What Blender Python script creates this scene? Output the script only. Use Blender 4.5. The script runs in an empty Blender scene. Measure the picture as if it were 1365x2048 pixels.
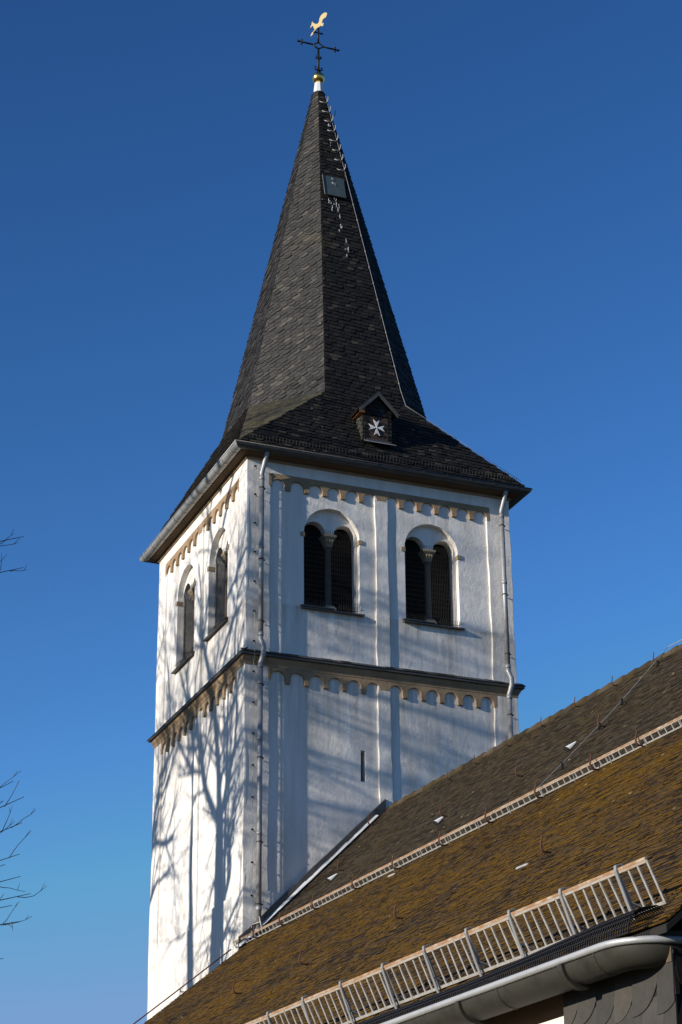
import bpy, math, random
from mathutils import Vector, Matrix
from math import sin, cos, pi, radians, sqrt, atan2, tan
V = Vector
S = bpy.context.scene

# ------------------------------------------------------------------ camera, sky, sun, exposure
YAW, PITCH, ROLL = radians(22.184), radians(23.836), radians(-0.539)
fwd = V((sin(YAW)*cos(PITCH), cos(YAW)*cos(PITCH), sin(PITCH)))
r0 = V((cos(YAW), -sin(YAW), 0)); u0 = r0.cross(fwd)
rr = cos(ROLL)*r0 + sin(ROLL)*u0; uu = -sin(ROLL)*r0 + cos(ROLL)*u0
cam = bpy.data.cameras.new('camera'); co = bpy.data.objects.new('camera', cam)
S.collection.objects.link(co); S.camera = co
co.matrix_world = Matrix(((rr.x, uu.x, -fwd.x, -15.129), (rr.y, uu.y, -fwd.y, -43.051), (rr.z, uu.z, -fwd.z, -16.635), (0, 0, 0, 1)))
cam.sensor_fit = 'VERTICAL'; cam.sensor_height = 36; cam.lens = 4190.94*36/2048
cam.clip_start = 0.1; cam.clip_end = 5000

SUN = V((-1, -0.205, 0.292)).normalized()
w = bpy.data.worlds.new('World'); S.world = w; w.use_nodes = True
nt = w.node_tree; bg = nt.nodes['Background']
sky = nt.nodes.new('ShaderNodeTexSky'); sky.sky_type = 'NISHITA'; sky.sun_disc = False
sky.sun_elevation = math.asin(SUN.z); sky.sun_rotation = atan2(SUN.x, SUN.y)
sky.altitude = 300; sky.air_density = 1.0; sky.dust_density = 0.1; sky.ozone_density = 2.0
hs = nt.nodes.new('ShaderNodeHueSaturation'); hs.inputs['Saturation'].default_value = 1.16
gm = nt.nodes.new('ShaderNodeGamma'); gm.inputs[1].default_value = 1.6      # clear winter sky, deep towards the zenith
nt.links.new(sky.outputs[0], hs.inputs['Color']); nt.links.new(hs.outputs[0], gm.inputs[0]); dk = nt.nodes.new('ShaderNodeMix'); dk.data_type = 'RGBA'; dk.blend_type = 'DARKEN'; dk.inputs[0].default_value = 1; dk.inputs[7].default_value = (2.4, 4.6, 8.2, 1)
nt.links.new(gm.outputs[0], dk.inputs[6]); nt.links.new(dk.outputs[2], bg.inputs[0])
bg.inputs[1].default_value = 0.066
sl = bpy.data.lights.new('sun', 'SUN'); so = bpy.data.objects.new('sun', sl); S.collection.objects.link(so)
sl.energy = 5.0; sl.angle = radians(0.53); sl.color = (1.0, 0.935, 0.84)
so.rotation_euler = SUN.to_track_quat('Z', 'Y').to_euler()
S.view_settings.view_transform = 'Standard'; S.view_settings.look = 'None'
S.view_settings.exposure = 0.22; S.view_settings.gamma = 1
S.render.film_transparent = False
GZ = -18.3

# ------------------------------------------------------------------ helpers
def link(o): S.collection.objects.link(o); return o
class MB:
    def __init__(self): self.v = []; self.f = []; self.uv = {}; self.uv2 = {}
    def add(self, vs, fs):
        n = len(self.v); self.v += [tuple(p) for p in vs]
        for f in fs: self.f.append(tuple(i+n for i in f))
    def poly(self, pts): self.add(pts, [tuple(range(len(pts)))])
    def hexa(self, a):       # 8 corners: bottom ring 0-3, top ring 4-7
        self.add(a, [(3,2,1,0),(4,5,6,7),(0,1,5,4),(1,2,6,5),(2,3,7,6),(3,0,4,7)])
    def box(self, x0, x1, y0, y1, z0, z1):
        self.hexa([(x0,y0,z0),(x1,y0,z0),(x1,y1,z0),(x0,y1,z0),(x0,y0,z1),(x1,y0,z1),(x1,y1,z1),(x0,y1,z1)])
    def tube(self, path, rad, n=8, cap=True):
        P = [V(p) for p in path]
        R = rad if isinstance(rad, (list, tuple)) else [rad]*len(P)
        t0 = (P[1]-P[0]).normalized(); up = V((0,0,1)) if abs(t0.z) < .9 else V((1,0,0))
        nrm = (up - t0*up.dot(t0)).normalized(); rings = []
        for i, p in enumerate(P):
            a = P[max(i-1,0)]; b = P[min(i+1,len(P)-1)]; t = (b-a)
            t = t.normalized() if t.length > 1e-9 else t0
            nrm = nrm - t*nrm.dot(t); nrm = nrm.normalized() if nrm.length > 1e-6 else t.orthogonal().normalized()
            bi = t.cross(nrm)
            rings.append([p + R[i]*(cos(2*pi*k/n)*nrm + sin(2*pi*k/n)*bi) for k in range(n)])
        vs = [q for r in rings for q in r]; fs = []
        for i in range(len(P)-1):
            for k in range(n):
                fs.append((i*n+k, i*n+(k+1)%n, (i+1)*n+(k+1)%n, (i+1)*n+k))
        if cap: fs.append(tuple(range(n-1,-1,-1))); fs.append(tuple((len(P)-1)*n+k for k in range(n)))
        self.add(vs, fs)
    def lathe(self, prof, c, n=24):   # prof: (r,z) list, axis z at c
        vs = [(c[0]+r*cos(2*pi*k/n), c[1]+r*sin(2*pi*k/n), c[2]+z) for r, z in prof for k in range(n)]
        fs = [(i*n+k, i*n+(k+1)%n, (i+1)*n+(k+1)%n, (i+1)*n+k) for i in range(len(prof)-1) for k in range(n)]
        fs.append(tuple(range(n-1,-1,-1))); fs.append(tuple((len(prof)-1)*n+k for k in range(n)))
        self.add(vs, fs)
    def prism(self, pts, d):          # polygon extruded by vector d
        n = len(pts); d = V(d); P = [V(p) for p in pts]; Q = [p+d for p in P]
        self.add(P+Q, [tuple(range(n)), tuple(range(2*n-1, n-1, -1))] + [(i, (i+n), (i+1)%n+n, (i+1)%n) for i in range(n)])
    def sweep(self, path, prof_fn):   # prof_fn(i) -> list of points; open strip
        rings = [prof_fn(i) for i in range(len(path))]; m = len(rings[0])
        self.add([q for r in rings for q in r], [(i*m+k, i*m+k+1, (i+1)*m+k+1, (i+1)*m+k) for i in range(len(path)-1) for k in range(m-1)])
    def build(self, name, mat, parent=None, smooth=False, label=None, loc=None):
        me = bpy.data.meshes.new(name)
        L = V(loc) if loc is not None else V((0,0,0))
        me.from_pydata([tuple(V(p)-L) for p in self.v], [], self.f)
        if self.uv:
            a = me.uv_layers.new(name='field'); b = me.uv_layers.new(name='tile')
            for pi_, po in enumerate(me.polygons):
                if pi_ in self.uv:
                    for k, li in enumerate(po.loop_indices):
                        a.data[li].uv = self.uv[pi_][k]; b.data[li].uv = self.uv2[pi_][k]
        if mat: me.materials.append(mat)
        if smooth: me.polygons.foreach_set('use_smooth', [True]*len(me.polygons))
        me.update()
        o = link(bpy.data.objects.new(name, me)); o.location = L
        if parent: attach(o, parent)
        if label: o['label'] = label
        return o
def world_loc(o):
    L = V(o.location)
    if o.parent: L = L + V(o.get('_base', (0,0,0)))
    return L
BASE = {}
def attach(o, parent):
    b = BASE.get(parent.name, V((0,0,0)))
    if parent.type != 'EMPTY' and parent.name not in BASE: b = V(parent.location)
    o.parent = parent; o.matrix_parent_inverse = Matrix.Translation(-b)
def tag(o, label, cat, group=None):
    o['label'] = label; o['category'] = cat
    if group: o['group'] = group
    return o
def thing(name, label, cat, loc=(0,0,0), group=None):
    e = link(bpy.data.objects.new(name, None)); e.location = loc; e.empty_display_size = .3
    BASE[e.name] = V(loc); return tag(e, label, cat, group)
def structure(o): o['kind'] = 'structure'; return o

# ------------------------------------------------------------------ materials
def mat(name, base=(.5,.5,.5), rough=.8, metal=0, spec=.3):
    m = bpy.data.materials.new(name); m.use_nodes = True
    b = m.node_tree.nodes['Principled BSDF']
    b.inputs['Base Color'].default_value = (*base, 1); b.inputs['Roughness'].default_value = rough
    b.inputs['Metallic'].default_value = metal; b.inputs['Specular IOR Level'].default_value = spec
    return m, m.node_tree, b
def N(t, ty, **kw):
    n = t.nodes.new(ty)
    for k, v in kw.items(): setattr(n, k, v)
    return n
def coords(t, scale=(1,1,1), kind='Object', uv=None):
    if uv: c = N(t, 'ShaderNodeUVMap', uv_map=uv); src = c.outputs[0]
    else: c = N(t, 'ShaderNodeTexCoord'); src = c.outputs[kind]
    mp = N(t, 'ShaderNodeMapping'); mp.inputs['Scale'].default_value = scale
    t.links.new(src, mp.inputs[0]); return mp.outputs[0]
def noise(t, vec, scale, detail=4, rough=.55, dist=0):
    n = N(t, 'ShaderNodeTexNoise'); n.inputs['Scale'].default_value = scale
    n.inputs['Detail'].default_value = detail; n.inputs['Roughness'].default_value = rough
    n.inputs['Distortion'].default_value = dist
    t.links.new(vec, n.inputs['Vector']); return n.outputs['Fac']
def ramp(t, fac, stops):
    r = N(t, 'ShaderNodeValToRGB'); e = r.color_ramp.elements
    while len(e) < len(stops): e.new(.5)
    for el, (p, c) in zip(e, stops):
        el.position = p; el.color = (c, c, c, 1) if isinstance(c, (int, float)) else (*c, 1)
    t.links.new(fac, r.inputs[0]); return r.outputs[0]
def mix(t, fac, a, b, mode='MIX'):
    m = N(t, 'ShaderNodeMix', data_type='RGBA', blend_type=mode)
    for sock, v in ((m.inputs[0], fac), (m.inputs[6], a), (m.inputs[7], b)):
        if hasattr(v, 'is_linked') or hasattr(v, 'links'): t.links.new(v, sock)
        elif isinstance(v, (int, float)): sock.default_value = v
        else: sock.default_value = (*v, 1)
    return m.outputs[2]
def math_(t, op, a, b=0.0):
    m = N(t, 'ShaderNodeMath', operation=op)
    for i, v in enumerate((a, b)):
        if isinstance(v, (int, float)): m.inputs[i].default_value = v
        else: t.links.new(v, m.inputs[i])
    return m.outputs[0]
def bump(t, b, h, strength=.4, dist=.02, prev=None):
    n = N(t, 'ShaderNodeBump'); n.inputs['Strength'].default_value = strength; n.inputs['Distance'].default_value = dist
    t.links.new(h, n.inputs['Height'])
    if prev: t.links.new(prev, n.inputs['Normal'])
    t.links.new(n.outputs[0], b.inputs['Normal']); return n.outputs[0]

# white lime plaster, hand trowelled
m_plaster, t, b = mat('plaster', rough=.9, spec=.15)
c = coords(t)
big = noise(t, c, .55, 4); st = noise(t, coords(t, (2.2, 2.2, .22)), 1.6, 5, .6); fine = noise(t, c, 14, 5, .6)
col = mix(t, ramp(t, st, [(.40, 0), (.74, 1)]), (.81,.775,.72), (.64,.585,.51))
col = mix(t, ramp(t, big, [(.45, 0), (.75, .5)]), col, (.70,.67,.63))
t.links.new(col, b.inputs['Base Color'])
sx = N(t, 'ShaderNodeSeparateXYZ'); t.links.new(c, sx.inputs[0])
def band(z0, z1):
    m = N(t, 'ShaderNodeMapRange'); m.inputs[1].default_value = z0; m.inputs[2].default_value = z1; t.links.new(sx.outputs[2], m.inputs[0]); return m.outputs[0]
run = ramp(t, noise(t, coords(t, (6,6,.3)), 1.5, 5, .65), [(.40, 0), (.66, 1)])
under = math_(t, 'ADD', math_(t, 'MULTIPLY', band(-.2, 1.3), band(1.36, 1.30)), math_(t, 'ADD', math_(t, 'MULTIPLY', band(-2.4, -.5), band(.02, -.02)), math_(t, 'MULTIPLY', band(-5.0, -7.5), .7)))
f_run = math_(t, 'MULTIPLY', math_(t, 'MULTIPLY', run, under), .75)
col = mix(t, f_run, col, (.42,.37,.30)); t.links.new(col, b.inputs['Base Color'])
h1 = noise(t, coords(t, (1,1,.75)), 3.2, 3, .5, .6); h2 = noise(t, coords(t, (1.0,1.0,.8)), 9, 6, .62, 1.2)
p1 = bump(t, b, h1, .24, .06); p2 = bump(t, b, h2, .29, .024, p1); bump(t, b, noise(t, c, 34, 4), .3, .010, p2)
# ochre painted render for friezes
m_ochre, t, b = mat('ochre_render', rough=.9, spec=.15)
c = coords(t); col = mix(t, ramp(t, noise(t, c, 3, 5), [(.3, 0), (.75, 1)]), (.36,.255,.155), (.25,.172,.105))
t.links.new(col, b.inputs['Base Color']); bump(t, b, noise(t, c, 9, 5), .5, .02)
# soffit
m_soffit, t, b = mat('brown_board', (.16,.10,.055), .8)
c = coords(t, (1,1,8)); t.links.new(mix(t, noise(t, c, 2, 4), (.17,.11,.06), (.10,.065,.04)), b.inputs['Base Color'])
# slate for spire
def slate_mat(name, dark, light, moss=None, lo=.5, rough=.5, spots=.0, extra=None):
    m, t, b = mat(name, rough=rough, spec=.22)
    g = N(t, 'ShaderNodeNewGeometry'); rnd = g.outputs['Random Per Island']
    col = mix(t, ramp(t, rnd, [(0, 0), (.55, .35), (.86, .6), (1, 1)]), dark, light)
    c = coords(t, (1,1,1)); n1 = noise(t, c, 9, 5, .65)
    col = mix(t, ramp(t, n1, [(.35, .0), (.8, .55)]), col, tuple(x*.55 for x in dark))
    if extra: col = mix(t, ramp(t, math_(t, 'FRACT', math_(t, 'MULTIPLY', rnd, 37.3)), [(.9, 0), (.93, .75)]), col, extra)
    if moss:
        n2 = noise(t, c, .55, 3); n3 = noise(t, c, 26, 4, .7)
        f = math_(t, 'MULTIPLY', ramp(t, n2, [(lo, 0), (lo+.18, 1)]), ramp(t, n3, [(.46, 0), (.6, 1)]))
        col = mix(t, f, col, moss)
    if spots:
        vo = N(t, 'ShaderNodeTexVoronoi'); vo.inputs['Scale'].default_value = 3.2; t.links.new(c, vo.inputs['Vector'])
        f = math_(t, 'MULTIPLY', ramp(t, vo.outputs['Distance'], [(.045, 1), (.075, 0)]), ramp(t, noise(t, c, 1.3, 2), [(.5, 0), (.56, spots)]))
        col = mix(t, f, col, (.42,.40,.36))
    t.links.new(col, b.inputs['Base Color'])
    bump(t, b, noise(t, coords(t, (1,1,1)), 22, 5, .6), .35, .012)
    return m
m_slate = slate_mat('spire_slate', (.036,.034,.0315), (.070,.065,.058), moss=(.10,.088,.045), lo=.67, rough=.6, spots=.7, extra=(.095,.083,.068))
m_slate_moss = slate_mat('mossy_slate', (.055,.05,.035), (.10,.085,.05), moss=(.17,.14,.05), lo=.50, rough=.75)
m_slate_dark_shaded = slate_mat('dark_shaded_slate', (.012,.011,.010), (.029,.026,.022), moss=(.07,.06,.03), lo=.64, rough=.7, spots=.7, extra=(.06,.05,.038))  # spire slate with shade mixed in for the right facets; also other dark slatework
m_slate_wall = slate_mat('cladding_slate', (.050,.046,.040), (.088,.078,.063), rough=.65, extra=(.12,.09,.055))
m_core, t, b = mat('slate_core', (.02,.018,.016), .9)

# nave roof tiles with moss
def tile_mat(name, moss_amt, dark, light, mossc):
    m, t, b = mat(name, rough=.85, spec=.2)
    g = N(t, 'ShaderNodeNewGeometry'); rnd = g.outputs['Random Per Island']
    col = mix(t, rnd, dark, light)
    f1 = coords(t, (1,1,1), uv='field')
    mo = coords(t, (1,1,1), uv='tile')
    sp = N(t, 'ShaderNodeSeparateXYZ'); t.links.new(mo, sp.inputs[0])
    edge = ramp(t, sp.outputs[1], [(.02, 1), (.22, .85), (.42, .45)])
    lich = ramp(t, math_(t, 'ADD', sp.outputs[1], math_(t, 'MULTIPLY', math_(t, 'SUBTRACT', noise(t, coords(t, (1.2, 6, 1), uv='field'), 2.2, 4, .7), .5), .9)), [(.24, 0), (.40, .85)])
    col = mix(t, lich, col, tuple(x*.22 for x in dark))
    patch = noise(t, f1, .33, 4, .6); st = noise(t, coords(t, (.55, 11, 1), uv='field'), 1.6, 5, .75); n3 = noise(t, f1, 14, 4, .7)
    rr_ = math_(t, 'FRACT', math_(t, 'MULTIPLY', rnd, 17.7))
    s = math_(t, 'ADD', math_(t, 'MULTIPLY', patch, .75), math_(t, 'ADD', math_(t, 'MULTIPLY', st, 1.15), math_(t, 'MULTIPLY', n3, .8)))
    s = math_(t, 'ADD', s, math_(t, 'MULTIPLY', rr_, .22)); s = math_(t, 'MULTIPLY', s, edge)
    f = ramp(t, math_(t, 'DIVIDE', s, 2.4), [(.52-moss_amt, 0), (.66-moss_amt, .9)])
    col2 = mix(t, f, col, mix(t, n3, mossc, tuple(x*.55 for x in mossc)))
    vo = N(t, 'ShaderNodeTexVoronoi'); vo.inputs['Scale'].default_value = 2.1; t.links.new(f1, vo.inputs['Vector'])
    sf = math_(t, 'MULTIPLY', ramp(t, vo.outputs['Distance'], [(.05, 1), (.09, 0)]), ramp(t, noise(t, f1, .8, 2), [(.46, 0), (.52, .9)]))
    col2 = mix(t, sf, col2, (.33,.27,.15))
    t.links.new(col2, b.inputs['Base Color'])
    bump(t, b, n3, .6, .02); return m
m_tile_up = tile_mat('old_tile', -.05, (.020,.015,.010), (.082,.063,.042), (.11,.072,.02))
m_tile_low = tile_mat('mossy_tile', -.015, (.014,.009,.006), (.074,.050,.030), (.235,.120,.005))

def metal_mat(name, base, rough=.45, metal=.8, dirt=(.2,.18,.15), amt=.5, sc=6):
    m, t, b = mat(name, base, rough, metal, .5)
    n = noise(t, coords(t), sc, 5, .65)
    t.links.new(mix(t, ramp(t, n, [(.45, 0), (.75, amt)]), base, dirt), b.inputs['Base Color'])
    bump(t, b, n, .12, .01); return m
m_zinc = metal_mat('zinc', (.32,.32,.32), .5, .35, (.20,.195,.185), .7)
m_zinc_dark = metal_mat('weathered_zinc', (.040,.037,.028), .62, .0, (.020,.018,.013), .9, 4)
m_zinc_dark.node_tree.nodes['Principled BSDF'].inputs['Specular IOR Level'].default_value = .25
m_zinc_sunny = metal_mat('sunny_zinc', (.36,.36,.355), .5, .35, (.24,.235,.22), .7)
m_bracket = metal_mat('bracket_zinc', (.33,.33,.32), .5, .3, (.27,.26,.24), .7, 9)
m_orange_rust = metal_mat('orange_rust', (.36,.20,.10), .8, .1, (.56,.48,.38), 1.0, 7)
m_lip = metal_mat('zinc_bead', (.48,.48,.47), .45, .35, (.38,.36,.33), .6)
m_lead = metal_mat('lead', (.09,.085,.08), .6, .3, (.05,.045,.04), .7)
m_flash = metal_mat('bright_flashing', (.62,.64,.66), .5, .2, (.35,.33,.30), .6)
m_copper = metal_mat('patina_panel', (.085,.115,.11), .45, .4, (.13,.16,.15), .7, 4)
m_iron = metal_mat('black_iron', (.012,.012,.013), .5, .5, (.03,.02,.015), .3)
m_rust = metal_mat('rusty_iron', (.085,.032,.018), .8, .2, (.15,.055,.02), .8, 20)
m_galv = metal_mat('galvanised', (.42,.405,.37), .6, .2, (.25,.19,.13), .85, 11)
m_rail = metal_mat('rust_streaked_rail', (.48,.43,.36), .6, .15, (.40,.20,.08), .9, 4)
m_gold = metal_mat('gilding', (.95,.62,.18), .22, 1, (.6,.36,.1), .3)
m_cock = metal_mat('gilded_sheet', (.98,.74,.34), .45, .15, (.85,.6,.25), .3)
m_white, t, b = mat('white_paint', (.78,.78,.76), .6)
m_capw = metal_mat('white_cap', (.72,.73,.71), .55, .1, (.55,.55,.52), .4)
m_hole, t, b = mat('belfry_dark', (.006,.005,.004), .9, 0, .1)
m_louvre, t, b = mat('louvre_wood', (.035,.025,.018), .85)
m_net = mat('netting', (.05,.048,.045), .7)[0]
m_mesh = mat('black_plastic_mesh', (.018,.017,.016), .55)[0]
m_stone, t, b = mat('sandstone', rough=.9)
c = coords(t); t.links.new(mix(t, noise(t, c, 8, 5), (.42,.33,.22), (.20,.155,.11)), b.inputs['Base Color']); bump(t, b, noise(t, c, 25, 4), .5, .01)
m_column, t, b = mat('dark_column_stone', rough=.9)
c = coords(t); t.links.new(mix(t, noise(t, c, 6, 5), (.16,.13,.105), (.07,.058,.05)), b.inputs['Base Color']); bump(t, b, noise(t, c, 20, 4), .4, .01)
m_dirty, t, b = mat('dirty_plaster', rough=.9)
c = coords(t); t.links.new(mix(t, ramp(t, noise(t, c, 5, 6, .7), [(.3, 0), (.75, 1)]), (.62,.58,.52), (.22,.2,.18)), b.inputs['Base Color']); bump(t, b, noise(t, c, 12, 5), .5, .02)
m_wood, t, b = mat('old_boards', rough=.8)
t.links.new(mix(t, noise(t, coords(t, (9,1,1)), 3, 4), (.10,.055,.035), (.05,.03,.02)), b.inputs['Base Color'])
m_orange = mat('fresh_wood', (.32,.13,.04), .7)[0]
m_cream, t, b = mat('cream_moulding', rough=.8)
t.links.new(mix(t, ramp(t, noise(t, coords(t), 3, 5), [(.4, 0), (.8, .8)]), (.72,.66,.56), (.55,.47,.36)), b.inputs['Base Color'])
m_bark, t, b = mat('bark', rough=.9)
t.links.new(mix(t, noise(t, coords(t, (6,6,1)), 2, 5), (.075,.055,.042), (.03,.022,.018)), b.inputs['Base Color'])
m_twig = mat('twig_bark', (.05,.03,.024), .8)[0]
m_ground, t, b = mat('churchyard_grass', rough=.95)
t.links.new(mix(t, noise(t, coords(t), .4, 6, .7), (.035,.045,.02), (.07,.06,.035)), b.inputs['Base Color'])
m_path, t, b = mat('gravel_path', rough=.95)
t.links.new(mix(t, noise(t, coords(t), 5, 6, .7), (.16,.14,.11), (.10,.09,.07)), b.inputs['Base Color'])

# ------------------------------------------------------------------ ground
g = MB(); g.poly([(-1500,-1500,GZ),(1500,-1500,GZ),(1500,1500,GZ),(-1500,1500,GZ)])
structure(g.build('ground', m_ground))
g = MB(); g.poly([(-20,-70,GZ+.004),(-12.5,-70,GZ+.004),(-13.5,-12,GZ+.004),(-17,-12,GZ+.004)])
structure(g.build('path', m_path))

# ------------------------------------------------------------------ slate / tile fields
def clip(poly, a, b):       # keep left of a->b ; poly pts (x,y,h)
    out = []; n = len(poly)
    def sd(p): return (b[0]-a[0])*(p[1]-a[1]) - (b[1]-a[1])*(p[0]-a[0])
    for i in range(n):
        p, q = poly[i], poly[(i+1) % n]; sp, sq = sd(p), sd(q)
        if sp >= 0: out.append(p)
        if (sp > 0 > sq) or (sp < 0 < sq):
            k = sp/(sp-sq); out.append(tuple(p[j]+(q[j]-p[j])*k for j in range(len(p))))
    return out
def slate_field(mb, O, ex, ey, region, row=.16, wid=.2, ang=0, thk=.022, seed=1, lap=1.5, round_=.75, jit=.25, corner=-1, sk=1.3, gap=1.06, nseg=3):
    O, ex, ey = V(O), V(ex).normalized(), V(ey).normalized(); nz = ex.cross(ey)
    rnd = random.Random(seed); ca, sa = cos(ang), sin(ang)
    xs = [p[0]*ca+p[1]*sa for p in region]; ys = [-p[0]*sa+p[1]*ca for p in region]
    def emit(pts, u2):
        P = [tuple(q) for q in pts]
        n0 = len(mb.v)
        top = [O+ex*p[0]+ey*p[1]+nz*p[2] for p in P]
        bot = [O+ex*p[0]+ey*p[1]+nz*(max(p[2]-thk*sk, -.03)) for p in P]
        m = len(P); mb.v += [tuple(q) for q in top+bot]
        fi = len(mb.f); mb.f.append(tuple(range(n0, n0+m))); mb.uv[fi] = [(p[0],p[1]) for p in P]; mb.uv2[fi] = [(p[3],p[4]) for p in P]
        for i in range(m):
            j = (i+1) % m
            if P[i][4] < .7 or P[j][4] < .7:
                fi = len(mb.f); mb.f.append((n0+i, n0+m+i, n0+m+j, n0+j))
                mb.uv[fi] = [(P[i][0],P[i][1]),(P[i][0],P[i][1]),(P[j][0],P[j][1]),(P[j][0],P[j][1])]; mb.uv2[fi] = [(0,0)]*4
    nr0 = int(math.floor(min(ys)/row))-2; nr1 = int(math.ceil(max(ys)/row))+1
    for r in range(nr0, nr1):
        yb = r*row; off = rnd.random()*wid; x = min(xs)-wid*2+off
        while x < max(xs)+wid:
            ww = wid*(1+jit*(rnd.random()-.5)); dy = (rnd.random()-.5)*row*.16; dh = thk*(.7+.7*rnd.random()); tw = (rnd.random()-.5)*thk*.5
            x0, x1 = x, x+ww*gap; y0 = yb+dy; L = row*lap
            q = round_*min(ww, row)
            if round_ > 0:
                cs_ = [(1-cos(pi/2*k/nseg), 1-sin(pi/2*k/nseg)) for k in range(nseg+1)]
                base = [(x0+q*a_, y0+q*b_) for a_, b_ in cs_] if corner < 0 else [(x0, y0)]
                base += [(x1, y0)] if corner < 0 else [(x1-q*a_, y0+q*b_) for a_, b_ in reversed(cs_)]
            else: base = [(x0, y0), (x1, y0)]
            pts = base + [(x1, y0+L), (x0, y0+L)]
            pl = []
            for (px, py) in pts:
                tt = (py-y0)/L; h = dh*(1.5-1.3*tt) + tw*((px-x0)/ww-.5)
                pl.append((px*ca-py*sa, px*sa+py*ca, max(h, .003), (px-x0)/ww, tt))
            for i in range(len(region)):
                pl = clip(pl, region[i], region[(i+1) % len(region)])
                if len(pl) < 3: break
            if len(pl) >= 3: emit(pl, None)
            x += ww

# ------------------------------------------------------------------ flat plates with holes (real thickness)
def wob(poly, step=.16, amp=.012, seed=0):
    rnd = random.Random(seed); out = []
    n = len(poly)
    for i in range(n):
        a, b = V(poly[i]), V(poly[(i+1) % n]); L = (b-a).length; k = max(1, int(L/step)) if L > .35 else 1
        nr = V((-(b-a).y, (b-a).x)).normalized() if L > 1e-6 else V((0,0)); ph = rnd.random()*9
        out.append(tuple(a))
        s = 0
        for j in range(1, k):
            s = s*.6 + (rnd.random()-.5)*amp*1.6
            p = a.lerp(b, j/k) + nr*(s + amp*.7*sin(j*step*1.7+ph)); out.append(tuple(p))
    return out
def plate(outer, holes, depth, bevel=0.0):
    """2-D outline with holes -> mesh of thickness depth between z=-depth and z=0, in its own x,y plane"""
    cu = bpy.data.curves.new('plate', 'CURVE'); cu.dimensions = '2D'; cu.fill_mode = 'BOTH'
    cu.extrude = depth/2 - bevel; cu.bevel_depth = bevel; cu.bevel_resolution = 1; cu.offset = -bevel
    for lp in [outer]+holes:
        sp = cu.splines.new('POLY'); sp.points.add(len(lp)-1)
        for p, q in zip(sp.points, lp): p.co = (q[0], q[1], 0, 1)
        sp.use_cyclic_u = True
    o = link(bpy.data.objects.new('plate', cu)); dg = bpy.context.evaluated_depsgraph_get()
    me = bpy.data.meshes.new_from_object(o.evaluated_get(dg)); vs = [(v.co.x, v.co.y, v.co.z-depth/2) for v in me.vertices]
    fs = [tuple(p.vertices) for p in me.polygons]
    bpy.data.objects.remove(o); bpy.data.curves.remove(cu); bpy.data.meshes.remove(me)
    return vs, fs
# map plate coordinates (a along face, z up, d depth: 0 outside, negative inside) to world
def onY(a, z, d): return (a, -d, z)          # front face y=0, going away with a
def onX(a, z, d): return (-d, a, z)          # side face x=0
def add_plate(mb, face, outer, holes, depth, front=0.0, bevel=0.0):
    vs, fs = plate(outer, holes, depth, bevel)
    W_ = [face(x, y, z-front) for x, y, z in vs]
    if face is onX: fs = [tuple(reversed(f)) for f in fs]
    mb.add(W_, fs)
def arch_loop(c, zb, zs, R, n=18, amp=0, seed=0):
    rnd = random.Random(seed)
    pts = [(c-R, zb), (c+R, zb)] + [(c+R*cos(pi*k/n)+(rnd.random()-.5)*amp, zs+R*sin(pi*k/n)+(rnd.random()-.5)*amp) for k in range(n+1)]
    return pts

# ------------------------------------------------------------------ church tower
W = 7.0
tower = thing('church_tower', 'white plastered square church tower with dark slate spire and twin arched belfry windows', 'tower', (3.5, 3.5, GZ))
REC = .052
PANELS = [(.60, 3.32), (3.66, 6.36)]
WIN_Y = (2.2, 4.83); WIN_X = (2.2, 4.75)
wall = MB()
for face, wins in ((onY, WIN_Y), (onX, WIN_X)):
    fi = 0 if face is onY else 50
    a0 = 0 if face is onY else .0
    # upper storey lesenes
    add_plate(wall, face, wob([(0,-.16),(W,-.16),(W,4.96),(0,4.96)], .3, .01, fi), [wob([(p0,.02),(p1,.02),(p1,4.60),(p0,4.60)], .17, .012, fi+1+i) for i, (p0, p1) in enumerate(PANELS)], REC+.01, 0, .012)
    # lower storey lesenes
    add_plate(wall, face, wob([(0,GZ),(W,GZ),(W,-.16),(0,-.16)], .3, .014, fi+5), [wob([(p0,-5.55-.1*i),(p1,-5.55-.1*i),(p1,-.20),(p0,-.20)], .17, .016, fi+7+i) for i, (p0, p1) in enumerate(PANELS)], REC+.01, 0, .012)
    holes = [arch_loop(c_, 1.33, 3.25, .72, 20, .012, fi+i) for i, c_ in enumerate(wins)]
    if face is onY: holes.append([(2.875,-2.80),(3.0,-2.79),(2.995,-2.05),(2.885,-2.04)])
    add_plate(wall, face, wob([(.02,GZ),(W-.02,GZ),(W-.02,4.94),(.02,4.94)], .4, .004, fi+9), holes, .50, REC, 0)
wall.box(W-.55, W, 0.08, W, GZ, 4.95); wall.box(.08, W-.56, W-.55, W, GZ, 4.95)
wall.build('wall', m_plaster, tower)
core = MB(); core.box(.6, W-.6, .62, W-.6, GZ, 5.2); core.build('belfry_core', m_hole, tower)

# small slit opening
s_ = MB(); s_.box(2.84, 3.04, .50, .54, -2.85, -2.0)
slit = s_.build('slit_window', m_hole, tower)
s_ = MB(); s_.box(2.90, 2.915, .2, .215, -2.80, -2.05); s_.build('bar', m_iron, slit)

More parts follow.
